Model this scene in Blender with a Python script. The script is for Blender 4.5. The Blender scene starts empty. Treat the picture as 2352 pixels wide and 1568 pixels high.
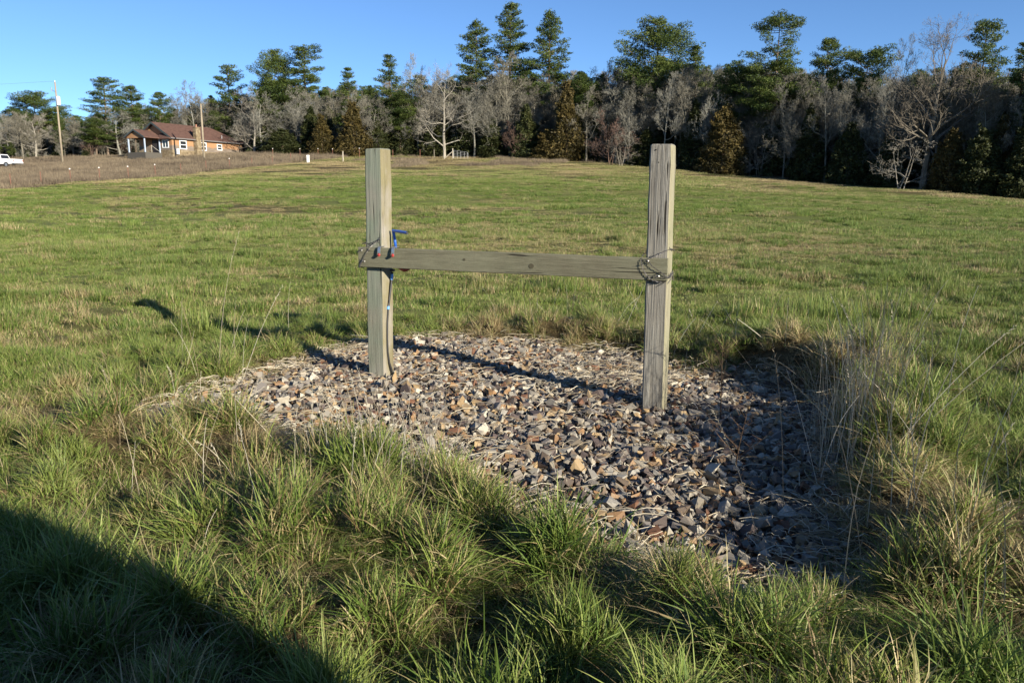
import bpy, bmesh, math, random
import numpy as np
from mathutils import Vector, Matrix
random.seed(7)
rng = np.random.default_rng(7)
S = bpy.context.scene
R_ = math.radians

# ------------------------------------------------------------------ camera, sky, sun, exposure
CAM_Z, PITCH, FPX = 1.30, R_(10.51), 1800.0      # focal length in pixels of a 2352 px wide picture
cam = bpy.data.cameras.new('camera')
cam.sensor_width = 36.0
cam.lens = 36.0 * FPX / 2352.0
cam.clip_start, cam.clip_end = 0.05, 3000.0
cam_o = bpy.data.objects.new('camera', cam)
S.collection.objects.link(cam_o)
cam_o.location = (0, 0, CAM_Z)
cam_o.rotation_euler = (math.pi / 2 - PITCH, 0, 0)
S.camera = cam_o

SUN_AZ, SUN_EL = R_(135.6), R_(17.5)             # behind the camera on the right
world = bpy.data.worlds.new('World')
S.world = world
world.use_nodes = True
wn = world.node_tree
bg = wn.nodes['Background']
sky = wn.nodes.new('ShaderNodeTexSky')
sky.sky_type = 'NISHITA'
sky.sun_disc = False
sky.sun_elevation = SUN_EL
sky.sun_rotation = SUN_AZ
sky.altitude = 3000
sky.air_density = 1.0
sky.dust_density = 0.0
sky.ozone_density = 5.0
wn.links.new(sky.outputs[0], bg.inputs['Color'])
bg.inputs['Strength'].default_value = 0.081
sun = bpy.data.lights.new('sun', 'SUN')
sun.energy = 4.8
sun.angle = R_(0.5)
sun.color = (1.0, 0.91, 0.76)
sun_o = bpy.data.objects.new('sun', sun)
S.collection.objects.link(sun_o)
sun_dir = Vector((math.sin(SUN_AZ) * math.cos(SUN_EL), math.cos(SUN_AZ) * math.cos(SUN_EL), math.sin(SUN_EL)))
sun_o.rotation_euler = (-sun_dir).to_track_quat('-Z', 'Y').to_euler()
sun_o.location = sun_dir * 50
S.view_settings.view_transform = 'Standard'
S.view_settings.look = 'None'
S.view_settings.gamma = 1.0
S.view_settings.exposure = 1.12
S.view_settings.use_curve_mapping = False
S.render.engine = 'CYCLES'
S.cycles.max_bounces = 6
S.cycles.diffuse_bounces = 3
S.cycles.transparent_max_bounces = 4

# ------------------------------------------------------------------ helpers
COL = S.collection
def at(px, D, z=None):
    """plan position seen in picture column px at depth D along the view axis"""
    y = D / math.cos(PITCH)
    return ((px - 1176.0) / FPX * D, y)
def zat(py, D):
    v = (py - 784.0) / FPX
    return CAM_Z - D * (math.sin(PITCH) + v * math.cos(PITCH))

def tag(o, label=None, cat=None, group=None, kind=None):
    if label: o['label'] = label
    if cat: o['category'] = cat
    if group: o['group'] = group
    if kind: o['kind'] = kind
    return o
def empty(name, loc, rz=0.0):
    o = bpy.data.objects.new(name, None)
    COL.objects.link(o)
    o.location = loc
    o.rotation_euler = (0, 0, rz)
    o.empty_display_size = 0.2
    return o
def link(name, me, parent=None):
    o = bpy.data.objects.new(name, me)
    COL.objects.link(o)
    if parent: o.parent = parent
    return o
def np_mesh(name, V, F, mat=None, smooth=False):
    """V (n,3) array, F (m,k) array or list of faces"""
    me = bpy.data.meshes.new(name)
    if isinstance(F, np.ndarray):
        k = F.shape[1]
        me.vertices.add(len(V)); me.vertices.foreach_set('co', np.asarray(V, np.float32).ravel())
        me.loops.add(F.size); me.loops.foreach_set('vertex_index', F.astype(np.int32).ravel())
        me.polygons.add(len(F))
        me.polygons.foreach_set('loop_start', np.arange(0, F.size, k, dtype=np.int32))
        me.polygons.foreach_set('loop_total', np.full(len(F), k, np.int32))
        me.update(calc_edges=True)
    else:
        me.from_pydata([tuple(v) for v in V], [], F)
    me.polygons.foreach_set('use_smooth', np.full(len(me.polygons), bool(smooth)))
    if mat: me.materials.append(mat)
    return me
def fattr(me, name, vals, dom='POINT'):
    a = me.attributes.new(name, 'FLOAT', dom)
    a.data.foreach_set('value', np.asarray(vals, np.float32))

class MB:
    def __init__(s): s.v, s.f = [], []
    def add(s, V, F):
        n = len(s.v)
        s.v += [tuple(p) for p in V]
        s.f += [tuple(i + n for i in q) for q in F]
        return s
    def box(s, x0, x1, y0, y1, z0, z1):
        V = [(x, y, z) for z in (z0, z1) for y in (y0, y1) for x in (x0, x1)]
        return s.add(V, [(0, 2, 3, 1), (4, 5, 7, 6), (0, 1, 5, 4), (2, 6, 7, 3), (0, 4, 6, 2), (1, 3, 7, 5)])
    def prism(s, poly, axis, a0, a1):
        """poly of 2-D points extruded along axis (0,1,2) from a0 to a1"""
        def P(p, a):
            q = list(p); q.insert(axis, a); return tuple(q)
        n = len(poly)
        V = [P(p, a0) for p in poly] + [P(p, a1) for p in poly]
        F = [tuple(range(n))[::-1], tuple(range(n, 2 * n))] + [(i, (i + 1) % n, n + (i + 1) % n, n + i) for i in range(n)]
        return s.add(V, F)
    def tube(s, pts, rad, k=6, cap=True):
        pts = [Vector(p) for p in pts]
        n = len(pts)
        if not hasattr(rad, '__len__'): rad = [rad] * n
        V, F = [], []
        ref = None
        for i, p in enumerate(pts):
            d = (pts[min(i + 1, n - 1)] - pts[max(i - 1, 0)])
            d = d.normalized() if d.length > 1e-9 else Vector((0, 0, 1))
            if ref is None: ref = d.orthogonal().normalized()
            a = (ref - d * ref.dot(d))
            a = a.normalized() if a.length > 1e-6 else d.orthogonal().normalized()
            ref = a
            b = d.cross(a)
            for j in range(k):
                t = 2 * math.pi * j / k
                V.append(p + (a * math.cos(t) + b * math.sin(t)) * rad[i])
        for i in range(n - 1):
            for j in range(k):
                F.append((i * k + j, i * k + (j + 1) % k, (i + 1) * k + (j + 1) % k, (i + 1) * k + j))
        if cap:
            F.append(tuple(range(k))[::-1]); F.append(tuple((n - 1) * k + j for j in range(k)))
        return s.add(V, F)
    def quad(s, *P): return s.add(P, [tuple(range(len(P)))])
    def build(s, name, mat, parent=None, bevel=0.0, smooth=False):
        me = bpy.data.meshes.new(name)
        me.from_pydata(s.v, [], s.f)
        bm = bmesh.new(); bm.from_mesh(me)
        bmesh.ops.recalc_face_normals(bm, faces=bm.faces)
        if bevel:
            bmesh.ops.bevel(bm, geom=bm.edges[:], offset=bevel, segments=2, affect='EDGES', profile=0.6)
        bm.to_mesh(me); bm.free()
        if smooth: me.polygons.foreach_set('use_smooth', np.ones(len(me.polygons), bool))
        if mat: me.materials.append(mat)
        return link(name, me, parent)

# numpy value noise
def _h(ix, iy, seed):
    n = (ix.astype(np.int64) * 374761393 + iy.astype(np.int64) * 668265263 + seed * 1442695041) & 0x7fffffff
    n = ((n ^ (n >> 13)) * 1274126177) & 0x7fffffff
    return ((n ^ (n >> 16)) & 0xffff) / 65535.0
def vnoise(x, y, seed=0):
    x = np.asarray(x, float); y = np.asarray(y, float)
    ix, iy = np.floor(x), np.floor(y)
    fx, fy = x - ix, y - iy
    fx = fx * fx * (3 - 2 * fx); fy = fy * fy * (3 - 2 * fy)
    a, b = _h(ix, iy, seed), _h(ix + 1, iy, seed)
    c, d = _h(ix, iy + 1, seed), _h(ix + 1, iy + 1, seed)
    return (a * (1 - fx) + b * fx) * (1 - fy) + (c * (1 - fx) + d * fx) * fy
def fbm(x, y, seed=0, o=3):
    t, w, q = 0, 0, 1.0
    for i in range(o):
        t = t + vnoise(np.asarray(x) * 2 ** i, np.asarray(y) * 2 ** i, seed + i * 17) * q
        w += q; q *= 0.5
    return t / w
def sstep(a, b, x):
    t = np.clip((np.asarray(x, float) - a) / (b - a), 0, 1)
    return t * t * (3 - 2 * t)

# ------------------------------------------------------------------ terrain
PAD = np.array([(-2.25, 4.62), (-1.95, 5.35), (-1.69, 6.05), (-1.42, 6.6), (-1.06, 7.2), (-0.32, 7.3), (0.5, 7.05), (1.15, 6.6),
                (1.40, 6.1), (1.80, 5.95), (2.08, 5.5), (2.10, 5.1), (1.50, 3.48), (1.05, 2.50), (0.78, 2.40),
                (0.52, 2.72), (0.34, 2.95), (0.16, 3.16), (-0.10, 3.30), (-0.30, 3.58), (-0.70, 3.98), (-1.2, 4.14), (-1.63, 4.38), (-2.0, 4.40)])
def pad_sd(x, y):
    """signed distance to the gravel outline, negative inside"""
    x = np.asarray(x, float); y = np.asarray(y, float)
    d = np.full(x.shape, 1e9); ins = np.zeros(x.shape, bool)
    n = len(PAD)
    for i in range(n):
        ax, ay = PAD[i]; bx, by = PAD[(i + 1) % n]
        ex, ey = bx - ax, by - ay
        t = np.clip(((x - ax) * ex + (y - ay) * ey) / (ex * ex + ey * ey), 0, 1)
        d = np.minimum(d, (x - ax - t * ex) ** 2 + (y - ay - t * ey) ** 2)
        c = ((ay <= y) & (by > y)) | ((by <= y) & (ay > y))
        with np.errstate(divide='ignore', invalid='ignore'):
            xi = ax + (y - ay) / (ey if ey else 1e-9) * ex
        ins ^= c & (x < xi)
    d = np.sqrt(d)
    return np.where(ins, -d, d)

T_PX = [-400, 0, 300, 600, 800, 1176, 1500, 1700, 2000, 2352, 2800]
T_Y = [374, 369, 363, 358, 358, 364, 385, 404, 429, 459, 492]
T_D = [150, 140, 132, 130, 128, 125, 113, 105, 93, 80, 66]
T_Z = [zat(y, d) for y, d in zip(T_Y, T_D)]
def px_of(x, y): return 1176.0 + FPX * np.asarray(x) / np.maximum(np.asarray(y) * math.cos(PITCH), 0.3)
def zbase(x, y):
    x = np.asarray(x, float); y = np.asarray(y, float)
    px = px_of(x, y)
    D = np.maximum(y, 0) * math.cos(PITCH)
    s = D / np.interp(px, T_PX, T_D)
    g = np.clip((s - 0.05) / 0.95, 0, 1.0) ** 1.7
    return np.interp(px, T_PX, T_Z) * g - np.clip(s - 1.0, 0, 2) * 0.6
def zground(x, y):
    x = np.asarray(x, float); y = np.asarray(y, float)
    r = np.hypot(x, y)
    sd = pad_sd(x, y) if x.size else np.zeros_like(x)
    out = sstep(0.0, 0.35, sd)
    z = zbase(x, y)
    lump = (fbm(x * 1.5 + 3.1, y * 1.5, 5, 2) - 0.5) * 0.26 + (fbm(x * 4.5, y * 4.5, 9, 2) - 0.5) * 0.07
    z = z + lump * (1 - sstep(8, 30, r) * 0.65) * out
    z = z + (fbm(x / 9, y / 9, 21, 2) - 0.5) * 0.5 * sstep(10, 40, r)
    rim = np.exp(-((sd - 0.32) / 0.26) ** 2) * (0.15 + 0.85 * sstep(2.7, 3.6, y + np.abs(x - 0.8) * 0.2))
    right = sstep(0.6, 1.4, x + (y - 4) * -0.35)
    z = z + rim * (0.05 + 0.13 * right) * (sd > -0.1)
    z = z + (1 - out) * (-0.072 - 0.024 * x + 0.015 * sstep(0, 0.9, -sd) + (fbm(x * 1.8, y * 1.8, 44, 2) - 0.5) * 0.04)
    return z
def zg1(x, y): return float(zground(np.array([x]), np.array([y]))[0])

# weed field: everything beyond this depth on the left is tall brown weeds
W_PX = [-500, 0, 150, 300, 500, 650, 740, 800, 830]
W_D = [58, 64, 69, 76, 92, 106, 114, 124, 300]
def weed_mask(x, y):
    px = px_of(x, y); D = np.asarray(y) * math.cos(PITCH)
    lim = np.interp(px, W_PX, W_D) + (fbm(np.asarray(x) / 4, np.asarray(y) / 4, 77, 2) - 0.5) * 5
    return (D > lim) & (px < 832)

def dryness(x, y):
    """0 green .. 1 straw: which grass is dead, in patches"""
    x = np.asarray(x, float); y = np.asarray(y, float)
    r = np.hypot(x, y)
    n = fbm(x * 0.9 + 11, y * 0.9, 31, 3)
    near = 0.13 + 0.60 * sstep(0.48, 0.76, n)
    m = fbm(x / 7, y / 9, 37, 3)
    m2 = fbm(x / 2.2 + 40, y / 3.0, 39, 2)
    far = 0.12 + 0.52 * sstep(0.43, 0.72, m) + 0.25 * sstep(0.58, 0.80, m2) + 0.40 * sstep(55, 110, r)
    d = near + (far - near) * sstep(7, 16, r)
    sd = pad_sd(x, y)
    d = d + 0.38 * np.exp(-(np.maximum(sd, 0) / 0.30) ** 2) * (0.3 + 1.1 * (fbm(x * 1.2, y * 1.2, 51, 2)))
    d = d + 0.50 * np.exp(-(((x + 1.30) / 0.8) ** 2 + ((y - 3.8) / 0.5) ** 2)) + 0.35 * np.exp(-(((x + 0.8) / 0.7) ** 2 + ((y - 3.0) / 0.35) ** 2))       # matted dead grass left of the stones
    d = d + 0.35 * np.exp(-(((x - 1.85) / 0.40) ** 2 + ((y - 2.55) / 0.5) ** 2)) + 0.5 * np.exp(-(((x - 1.72) / 0.28) ** 2 + ((y - 4.15) / 0.35) ** 2)) - 0.25 * np.exp(-(((x - 0.5) / 1.0) ** 2 + ((y - 2.0) / 0.6) ** 2))
    return np.clip(d, 0.02, 1.0)

# ------------------------------------------------------------------ materials
def mat(name):
    m = bpy.data.materials.new(name); m.use_nodes = True
    nt = m.node_tree; nt.nodes.clear()
    out = nt.nodes.new('ShaderNodeOutputMaterial')
    return m, nt, out
def N(nt, t, **kw):
    n = nt.nodes.new(t)
    for k, v in kw.items():
        if k in n.inputs.keys(): n.inputs[k].default_value = v
        else: setattr(n, k, v)
    return n
def ramp(nt, stops, fac=None, interp='LINEAR'):
    n = nt.nodes.new('ShaderNodeValToRGB')
    n.color_ramp.interpolation = interp
    e = n.color_ramp.elements
    while len(e) < len(stops): e.new(0.5)
    for i, (p, c) in enumerate(stops):
        e[i].position = p; e[i].color = (*c, 1)
    if fac is not None: nt.links.new(fac, n.inputs[0])
    return n
def mixc(nt, fac, a, b, mode='MIX'):
    n = nt.nodes.new('ShaderNodeMix'); n.data_type = 'RGBA'; n.blend_type = mode
    for sock, v in ((n.inputs[0], fac), (n.inputs[6], a), (n.inputs[7], b)):
        if isinstance(v, (int, float)): sock.default_value = v
        elif isinstance(v, tuple): sock.default_value = (*v, 1)
        else: nt.links.new(v, sock)
    return n.outputs[2]
def math_(nt, op, a, b=None, clamp=False):
    n = nt.nodes.new('ShaderNodeMath'); n.operation = op; n.use_clamp = clamp
    for i, v in enumerate((a, b)):
        if v is None: continue
        if isinstance(v, (int, float)): n.inputs[i].default_value = v
        else: nt.links.new(v, n.inputs[i])
    return n.outputs[0]
def attr(nt, name, inst=False):
    n = nt.nodes.new('ShaderNodeAttribute'); n.attribute_name = name
    n.attribute_type = 'INSTANCER' if inst else 'GEOMETRY'
    return n.outputs['Fac']
def objco(nt, scale=(1, 1, 1), kind='Object'):
    tc = nt.nodes.new('ShaderNodeTexCoord'); mp = nt.nodes.new('ShaderNodeMapping')
    mp.inputs['Scale'].default_value = scale
    nt.links.new(tc.outputs[kind], mp.inputs[0])
    return mp.outputs[0]
def noise(nt, vec, scale, detail=3, rough=0.55, dist=0.0):
    n = nt.nodes.new('ShaderNodeTexNoise')
    n.inputs['Scale'].default_value = scale; n.inputs['Detail'].default_value = detail
    n.inputs['Roughness'].default_value = rough; n.inputs['Distortion'].default_value = dist
    if vec is not None: nt.links.new(vec, n.inputs['Vector'])
    return n.outputs['Fac']
def bsdf(nt, out, color, rough=0.8, spec=0.3, metal=0.0, bump=None, bstr=0.3, bdist=0.01, transl=None):
    b = nt.nodes.new('ShaderNodeBsdfPrincipled')
    b.inputs['Roughness'].default_value = rough
    b.inputs['Specular IOR Level'].default_value = spec
    b.inputs['Metallic'].default_value = metal
    if isinstance(color, tuple): b.inputs['Base Color'].default_value = (*color, 1)
    else: nt.links.new(color, b.inputs['Base Color'])
    if bump is not None:
        bp = nt.nodes.new('ShaderNodeBump'); bp.inputs['Strength'].default_value = bstr; bp.inputs['Distance'].default_value = bdist
        nt.links.new(bump, bp.inputs['Height']); nt.links.new(bp.outputs[0], b.inputs['Normal'])
    if transl:
        t = nt.nodes.new('ShaderNodeBsdfTranslucent')
        if isinstance(color, tuple): t.inputs[0].default_value = (*color, 1)
        else: nt.links.new(color, t.inputs[0])
        mx = nt.nodes.new('ShaderNodeMixShader'); mx.inputs[0].default_value = transl
        nt.links.new(b.outputs[0], mx.inputs[1]); nt.links.new(t.outputs[0], mx.inputs[2])
        nt.links.new(mx.outputs[0], out.inputs[0])
    else: nt.links.new(b.outputs[0], out.inputs[0])
    return b
def simple(name, col, rough=0.6, spec=0.4, metal=0.0, var=0.0, scale=8.0):
    m, nt, out = mat(name)
    c = col
    if var:
        n = noise(nt, objco(nt), scale, 4)
        c = mixc(nt, n, tuple(x * (1 - var) for x in col), tuple(min(1, x * (1 + var)) for x in col))
    bsdf(nt, out, c, rough, spec, metal)
    return m

GREEN = [(0.0, (0.05, 0.095, 0.018)), (0.35, (0.115, 0.18, 0.032)), (0.75, (0.235, 0.28, 0.066)), (1.0, (0.19, 0.245, 0.088))]
STRAW = [(0.0, (0.17, 0.115, 0.055)), (0.4, (0.34, 0.26, 0.13)), (0.8, (0.50, 0.41, 0.23)), (1.0, (0.28, 0.26, 0.11))]
def grass_mat():
    m, nt, out = mat('grass_blades')
    q, b, al = attr(nt, 'q'), attr(nt, 'b'), attr(nt, 'al')
    dry = attr(nt, 'dry', True)
    tint = attr(nt, 'tint', True)
    g = ramp(nt, GREEN, math_(nt, 'ADD', math_(nt, 'MULTIPLY', b, 0.6), math_(nt, 'MULTIPLY', tint, 0.4)))
    s = ramp(nt, STRAW, b)
    f = math_(nt, 'ADD', math_(nt, 'MULTIPLY', math_(nt, 'SUBTRACT', dry, q), 7.0), 0.5, True)
    tip = math_(nt, 'MULTIPLY', math_(nt, 'MULTIPLY', math_(nt, 'SUBTRACT', al, 0.75), 3.0, True), b, True)
    f = math_(nt, 'MAXIMUM', f, math_(nt, 'MULTIPLY', tip, 0.7))
    c = mixc(nt, f, g.outputs[0], s.outputs[0])
    bsdf(nt, out, c, 0.55, 0.28, transl=0.25)
    return m
M = {}
M['grass'] = grass_mat()

def ground_mat():
    m, nt, out = mat('pasture_soil_and_thatch')
    co = objco(nt)
    pad, weed, drya = attr(nt, 'pad'), attr(nt, 'weed'), attr(nt, 'dry')
    n1 = noise(nt, co, 22, 5, 0.65); n2 = noise(nt, co, 1.7, 4)
    thatch = ramp(nt, [(0.3, (0.03, 0.024, 0.013)), (0.7, (0.12, 0.09, 0.045))], n1)
    green = ramp(nt, [(0.3, (0.08, 0.10, 0.024)), (0.7, (0.18, 0.20, 0.055))], n1)
    c = mixc(nt, math_(nt, 'ADD', drya, math_(nt, 'SUBTRACT', math_(nt, 'MULTIPLY', n2, 0.6), 0.3), True), green.outputs[0], thatch.outputs[0])
    wd = ramp(nt, [(0.3, (0.09, 0.07, 0.05)), (0.7, (0.20, 0.16, 0.11))], n1)
    c = mixc(nt, weed, c, wd.outputs[0])
    grit = ramp(nt, [(0.3, (0.04, 0.033, 0.028)), (0.7, (0.12, 0.10, 0.085))], noise(nt, co, 90, 4))
    c = mixc(nt, pad, c, grit.outputs[0])
    bsdf(nt, out, c, 0.95, 0.1, bump=n1, bstr=0.6, bdist=0.02)
    return m
M['ground'] = ground_mat()

STONE = [(0.0, (0.216, 0.200, 0.169)), (0.16, (0.115, 0.091, 0.074)), (0.29, (0.324, 0.291, 0.228)), (0.40, (0.245, 0.146, 0.070)),
         (0.49, (0.151, 0.073, 0.040)), (0.55, (0.317, 0.226, 0.118)), (0.64, (0.151, 0.138, 0.129)), (0.75, (0.446, 0.415, 0.339)),
         (0.83, (0.090, 0.069, 0.063)), (0.92, (0.274, 0.262, 0.232))]
def stone_mat(name, single):
    m, nt, out = mat(name)
    if single:
        oi = nt.nodes.new('ShaderNodeObjectInfo'); r = oi.outputs['Random']
    else: r = attr(nt, 'rnd')
    co = objco(nt)
    n = noise(nt, co, 45 if not single else 45, 4, 0.6)
    n2 = noise(nt, co, 16, 2)
    c = ramp(nt, STONE, r, 'CONSTANT')
    c2 = ramp(nt, STONE, math_(nt, 'FRACT', math_(nt, 'ADD', r, 0.37)), 'CONSTANT')
    c = mixc(nt, math_(nt, 'MULTIPLY', math_(nt, 'SUBTRACT', n2, 0.5, True), 4.0, True), c.outputs[0], c2.outputs[0])
    c = mixc(nt, 0.8, c, ramp(nt, [(0.25, (0.6, 0.58, 0.56)), (0.75, (1.15, 1.12, 1.08))], n).outputs[0], 'MULTIPLY')
    bsdf(nt, out, c, 0.7, 0.35, bump=n, bstr=0.25, bdist=0.002)
    return m
M['stone'] = stone_mat('broken_stone', True)
M['gravel'] = stone_mat('gravel_mix', False)

def wood_mat(name, dark, mid, light, axis=2, grain=70, tint=None, tfac=0.4, groove=0.5, yellow=None, along=0.035, wob=0.6):
    """weathered sawn timber; grain runs along the given axis"""
    m, nt, out = mat(name)
    sc = [1, 1, 1]; sc[axis] = along
    co = objco(nt, tuple(sc))
    g = noise(nt, co, grain, 5, 0.6, wob)
    g2 = noise(nt, co, grain * 0.28, 3, 0.5, 1.2)
    big = noise(nt, objco(nt), 3.2, 4)
    c = ramp(nt, [(0.28, dark), (0.5, mid), (0.72, light)], math_(nt, 'ADD', math_(nt, 'MULTIPLY', g, 0.6), math_(nt, 'MULTIPLY', g2, 0.4))).outputs[0]
    if tint: c = mixc(nt, math_(nt, 'MULTIPLY', math_(nt, 'SUBTRACT', big, 0.33, True), 3.2 * tfac, True), c, tint)
    if yellow:
        b2 = noise(nt, objco(nt, (1, 1, 0.6)), 4.5, 3)
        c = mixc(nt, math_(nt, 'MULTIPLY', math_(nt, 'SUBTRACT', b2, 0.45, True), 4.0, True), c, yellow)
    sk = [1, 1, 1]; sk[axis] = 0.022
    ck = noise(nt, objco(nt, tuple(sk)), 62, 2, 0.5, 0.4)
    ck2 = noise(nt, objco(nt), 5, 2)
    crack = math_(nt, 'MULTIPLY', math_(nt, 'SUBTRACT', math_(nt, 'ADD', ck, math_(nt, 'MULTIPLY', ck2, 0.22)), 0.75, True), 16.0, True)
    c = mixc(nt, crack, c, (0.018, 0.015, 0.012))
    g = math_(nt, 'SUBTRACT', g, math_(nt, 'MULTIPLY', crack, 1.2))
    fine = noise(nt, objco(nt), 160, 3)
    c = mixc(nt, 0.5, c, ramp(nt, [(0.3, (0.72, 0.72, 0.72)), (0.7, (1.15, 1.15, 1.15))], fine).outputs[0], 'MULTIPLY')
    bsdf(nt, out, c, 0.85, 0.2, bump=math_(nt, 'ADD', g, math_(nt, 'MULTIPLY', g2, 1.4)), bstr=groove, bdist=0.006)
    return m
M['post_green'] = wood_mat('weathered_green_post', (0.095, 0.091, 0.068), (0.198, 0.194, 0.147), (0.269, 0.266, 0.214), tint=(0.158, 0.214, 0.158), tfac=0.6, groove=0.5, yellow=(0.238, 0.226, 0.186))
M['post_side'] = wood_mat('pale_post_side', (0.116, 0.091, 0.053), (0.203, 0.175, 0.112), (0.269, 0.239, 0.180), tint=(0.196, 0.175, 0.081), tfac=0.8, groove=0.5, yellow=(0.305, 0.283, 0.257))  # yellow stain and bare wood, plus warm sunlight painted into the base tone
M['post_grey'] = wood_mat('weathered_grey_post', (0.069, 0.061, 0.049), (0.203, 0.190, 0.162), (0.324, 0.312, 0.275), grain=95, tint=(0.243, 0.235, 0.203), tfac=0.35, groove=1.0)
M['post_sun_cream'] = wood_mat('sun_tinted_cream_post_side', (0.167, 0.140, 0.091), (0.257, 0.234, 0.163), (0.325, 0.302, 0.227), tint=(0.227, 0.227, 0.129), tfac=0.5, groove=0.3)  # cream tone paints warm sunlight onto the right post's side
M['rail'] = wood_mat('weathered_rail', (0.063, 0.056, 0.035), (0.144, 0.133, 0.090), (0.216, 0.202, 0.141), axis=0, grain=60, along=0.06, wob=1.6, tint=(0.181, 0.183, 0.120), tfac=0.6, groove=0.6)
M['wood_pole'] = wood_mat('utility_pole_wood', (0.191, 0.153, 0.107), (0.291, 0.245, 0.176), (0.367, 0.321, 0.245), grain=20)
M['wire'] = simple('galvanised_wire', (0.16, 0.15, 0.15), 0.45, 0.5, 0.7, 0.4, 40)
M['zinc'] = simple('zinc_plate', (0.55, 0.55, 0.53), 0.35, 0.5, 0.85, 0.15, 60)
M['blue'] = simple('blue_plastic', (0.02, 0.10, 0.42), 0.35, 0.5, 0, 0.15, 30)
M['blue_tape'] = simple('light_blue_tape', (0.10, 0.32, 0.72), 0.4, 0.5)
M['red'] = simple('red_paint', (0.30, 0.035, 0.03), 0.45, 0.4, 0, 0.25, 30)
M['black_hose'] = simple('black_rubber', (0.022, 0.022, 0.022), 0.45, 0.5, 0, 0.3, 40)
M['nail'] = simple('nail_heads', (0.60, 0.58, 0.52), 0.4, 0.5, 0.6)

# ------------------------------------------------------------------ ground sheet
def build_ground():
    rr = [0.25]
    while rr[-1] < 1400: rr.append(rr[-1] * (1.028 if rr[-1] < 30 else 1.05) + 0.01)
    rr = np.array(rr)
    th = np.concatenate([np.arange(-50, 50, 0.4), np.arange(50, 310, 4.0)])
    th = np.radians(th)
    nr, nt_ = len(rr), len(th)
    Rg, Tg = np.meshgrid(rr, th, indexing='ij')
    X, Y = (Rg * np.sin(Tg)).ravel(), (Rg * np.cos(Tg)).ravel()
    Z = zground(X, Y)
    V = np.stack([X, Y, Z], 1)
    V = np.vstack([V, [[0, 0, zg1(0.01, 0.01)]]])
    i, j = np.meshgrid(np.arange(nr - 1), np.arange(nt_), indexing='ij')
    a = (i * nt_ + j).ravel(); b = (i * nt_ + (j + 1) % nt_).ravel()
    F = np.stack([a, b, b + nt_, a + nt_], 1)[:, ::-1]
    c = len(V) - 1
    faces = F
    me = np_mesh('pasture', V, faces, M['ground'], True)
    bm = bmesh.new(); bm.from_mesh(me); bm.verts.ensure_lookup_table()
    for k in range(nt_): bm.faces.new((bm.verts[c], bm.verts[(k + 1) % nt_], bm.verts[k]))
    bmesh.ops.recalc_face_normals(bm, faces=bm.faces)
    bm.to_mesh(me); bm.free()
    X, Y = V[:, 0], V[:, 1]
    fattr(me, 'pad', 1 - sstep(-0.05, 0.12, pad_sd(X, Y)))
    fattr(me, 'weed', weed_mask(X, Y).astype(float))
    fattr(me, 'dry', np.clip(dryness(X, Y) + 0.75 * (1 - sstep(5, 10, np.hypot(X, Y))), 0, 1.3))
    o = link('pasture', me)
    tag(o, 'rolling green and straw coloured pasture rising to the tree line', kind='structure')
    return o
build_ground()

# ------------------------------------------------------------------ instanced ground cover
def gn_scatter(name, pts, rot, scl, var, attrs, coll):
    me = bpy.data.meshes.new(name)
    me.vertices.add(len(pts)); me.vertices.foreach_set('co', np.asarray(pts, np.float32).ravel())
    for nm, a in (('rot', rot), ('scl', scl)):
        t = me.attributes.new(nm, 'FLOAT_VECTOR', 'POINT'); t.data.foreach_set('vector', np.asarray(a, np.float32).ravel())
    t = me.attributes.new('var', 'INT', 'POINT'); t.data.foreach_set('value', np.asarray(var, np.int32))
    for nm, a in attrs.items(): fattr(me, nm, a)
    o = link(name, me)
    ng = bpy.data.node_groups.new(name + '_instances', 'GeometryNodeTree')
    ng.interface.new_socket('Geometry', in_out='INPUT', socket_type='NodeSocketGeometry')
    ng.interface.new_socket('Geometry', in_out='OUTPUT', socket_type='NodeSocketGeometry')
    gi, go = ng.nodes.new('NodeGroupInput'), ng.nodes.new('NodeGroupOutput')
    ip = ng.nodes.new('GeometryNodeInstanceOnPoints')
    ci = ng.nodes.new('GeometryNodeCollectionInfo')
    ci.inputs['Collection'].default_value = coll
    ci.inputs['Separate Children'].default_value = True
    ci.inputs['Reset Children'].default_value = True
    def na(nm, ty):
        n = ng.nodes.new('GeometryNodeInputNamedAttribute'); n.data_type = ty; n.inputs['Name'].default_value = nm
        return [s for s in n.outputs if s.enabled and s.name == 'Attribute'][0]
    L = ng.links.new
    L(gi.outputs[0], ip.inputs['Points']); L(ci.outputs[0], ip.inputs['Instance'])
    ip.inputs['Pick Instance'].default_value = True
    L(na('var', 'INT'), ip.inputs['Instance Index'])
    L(na('rot', 'FLOAT_VECTOR'), ip.inputs['Rotation'])
    L(na('scl', 'FLOAT_VECTOR'), ip.inputs['Scale'])
    L(ip.outputs[0], go.inputs[0])
    md = o.modifiers.new('instances', 'NODES'); md.node_group = ng
    return o

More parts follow.
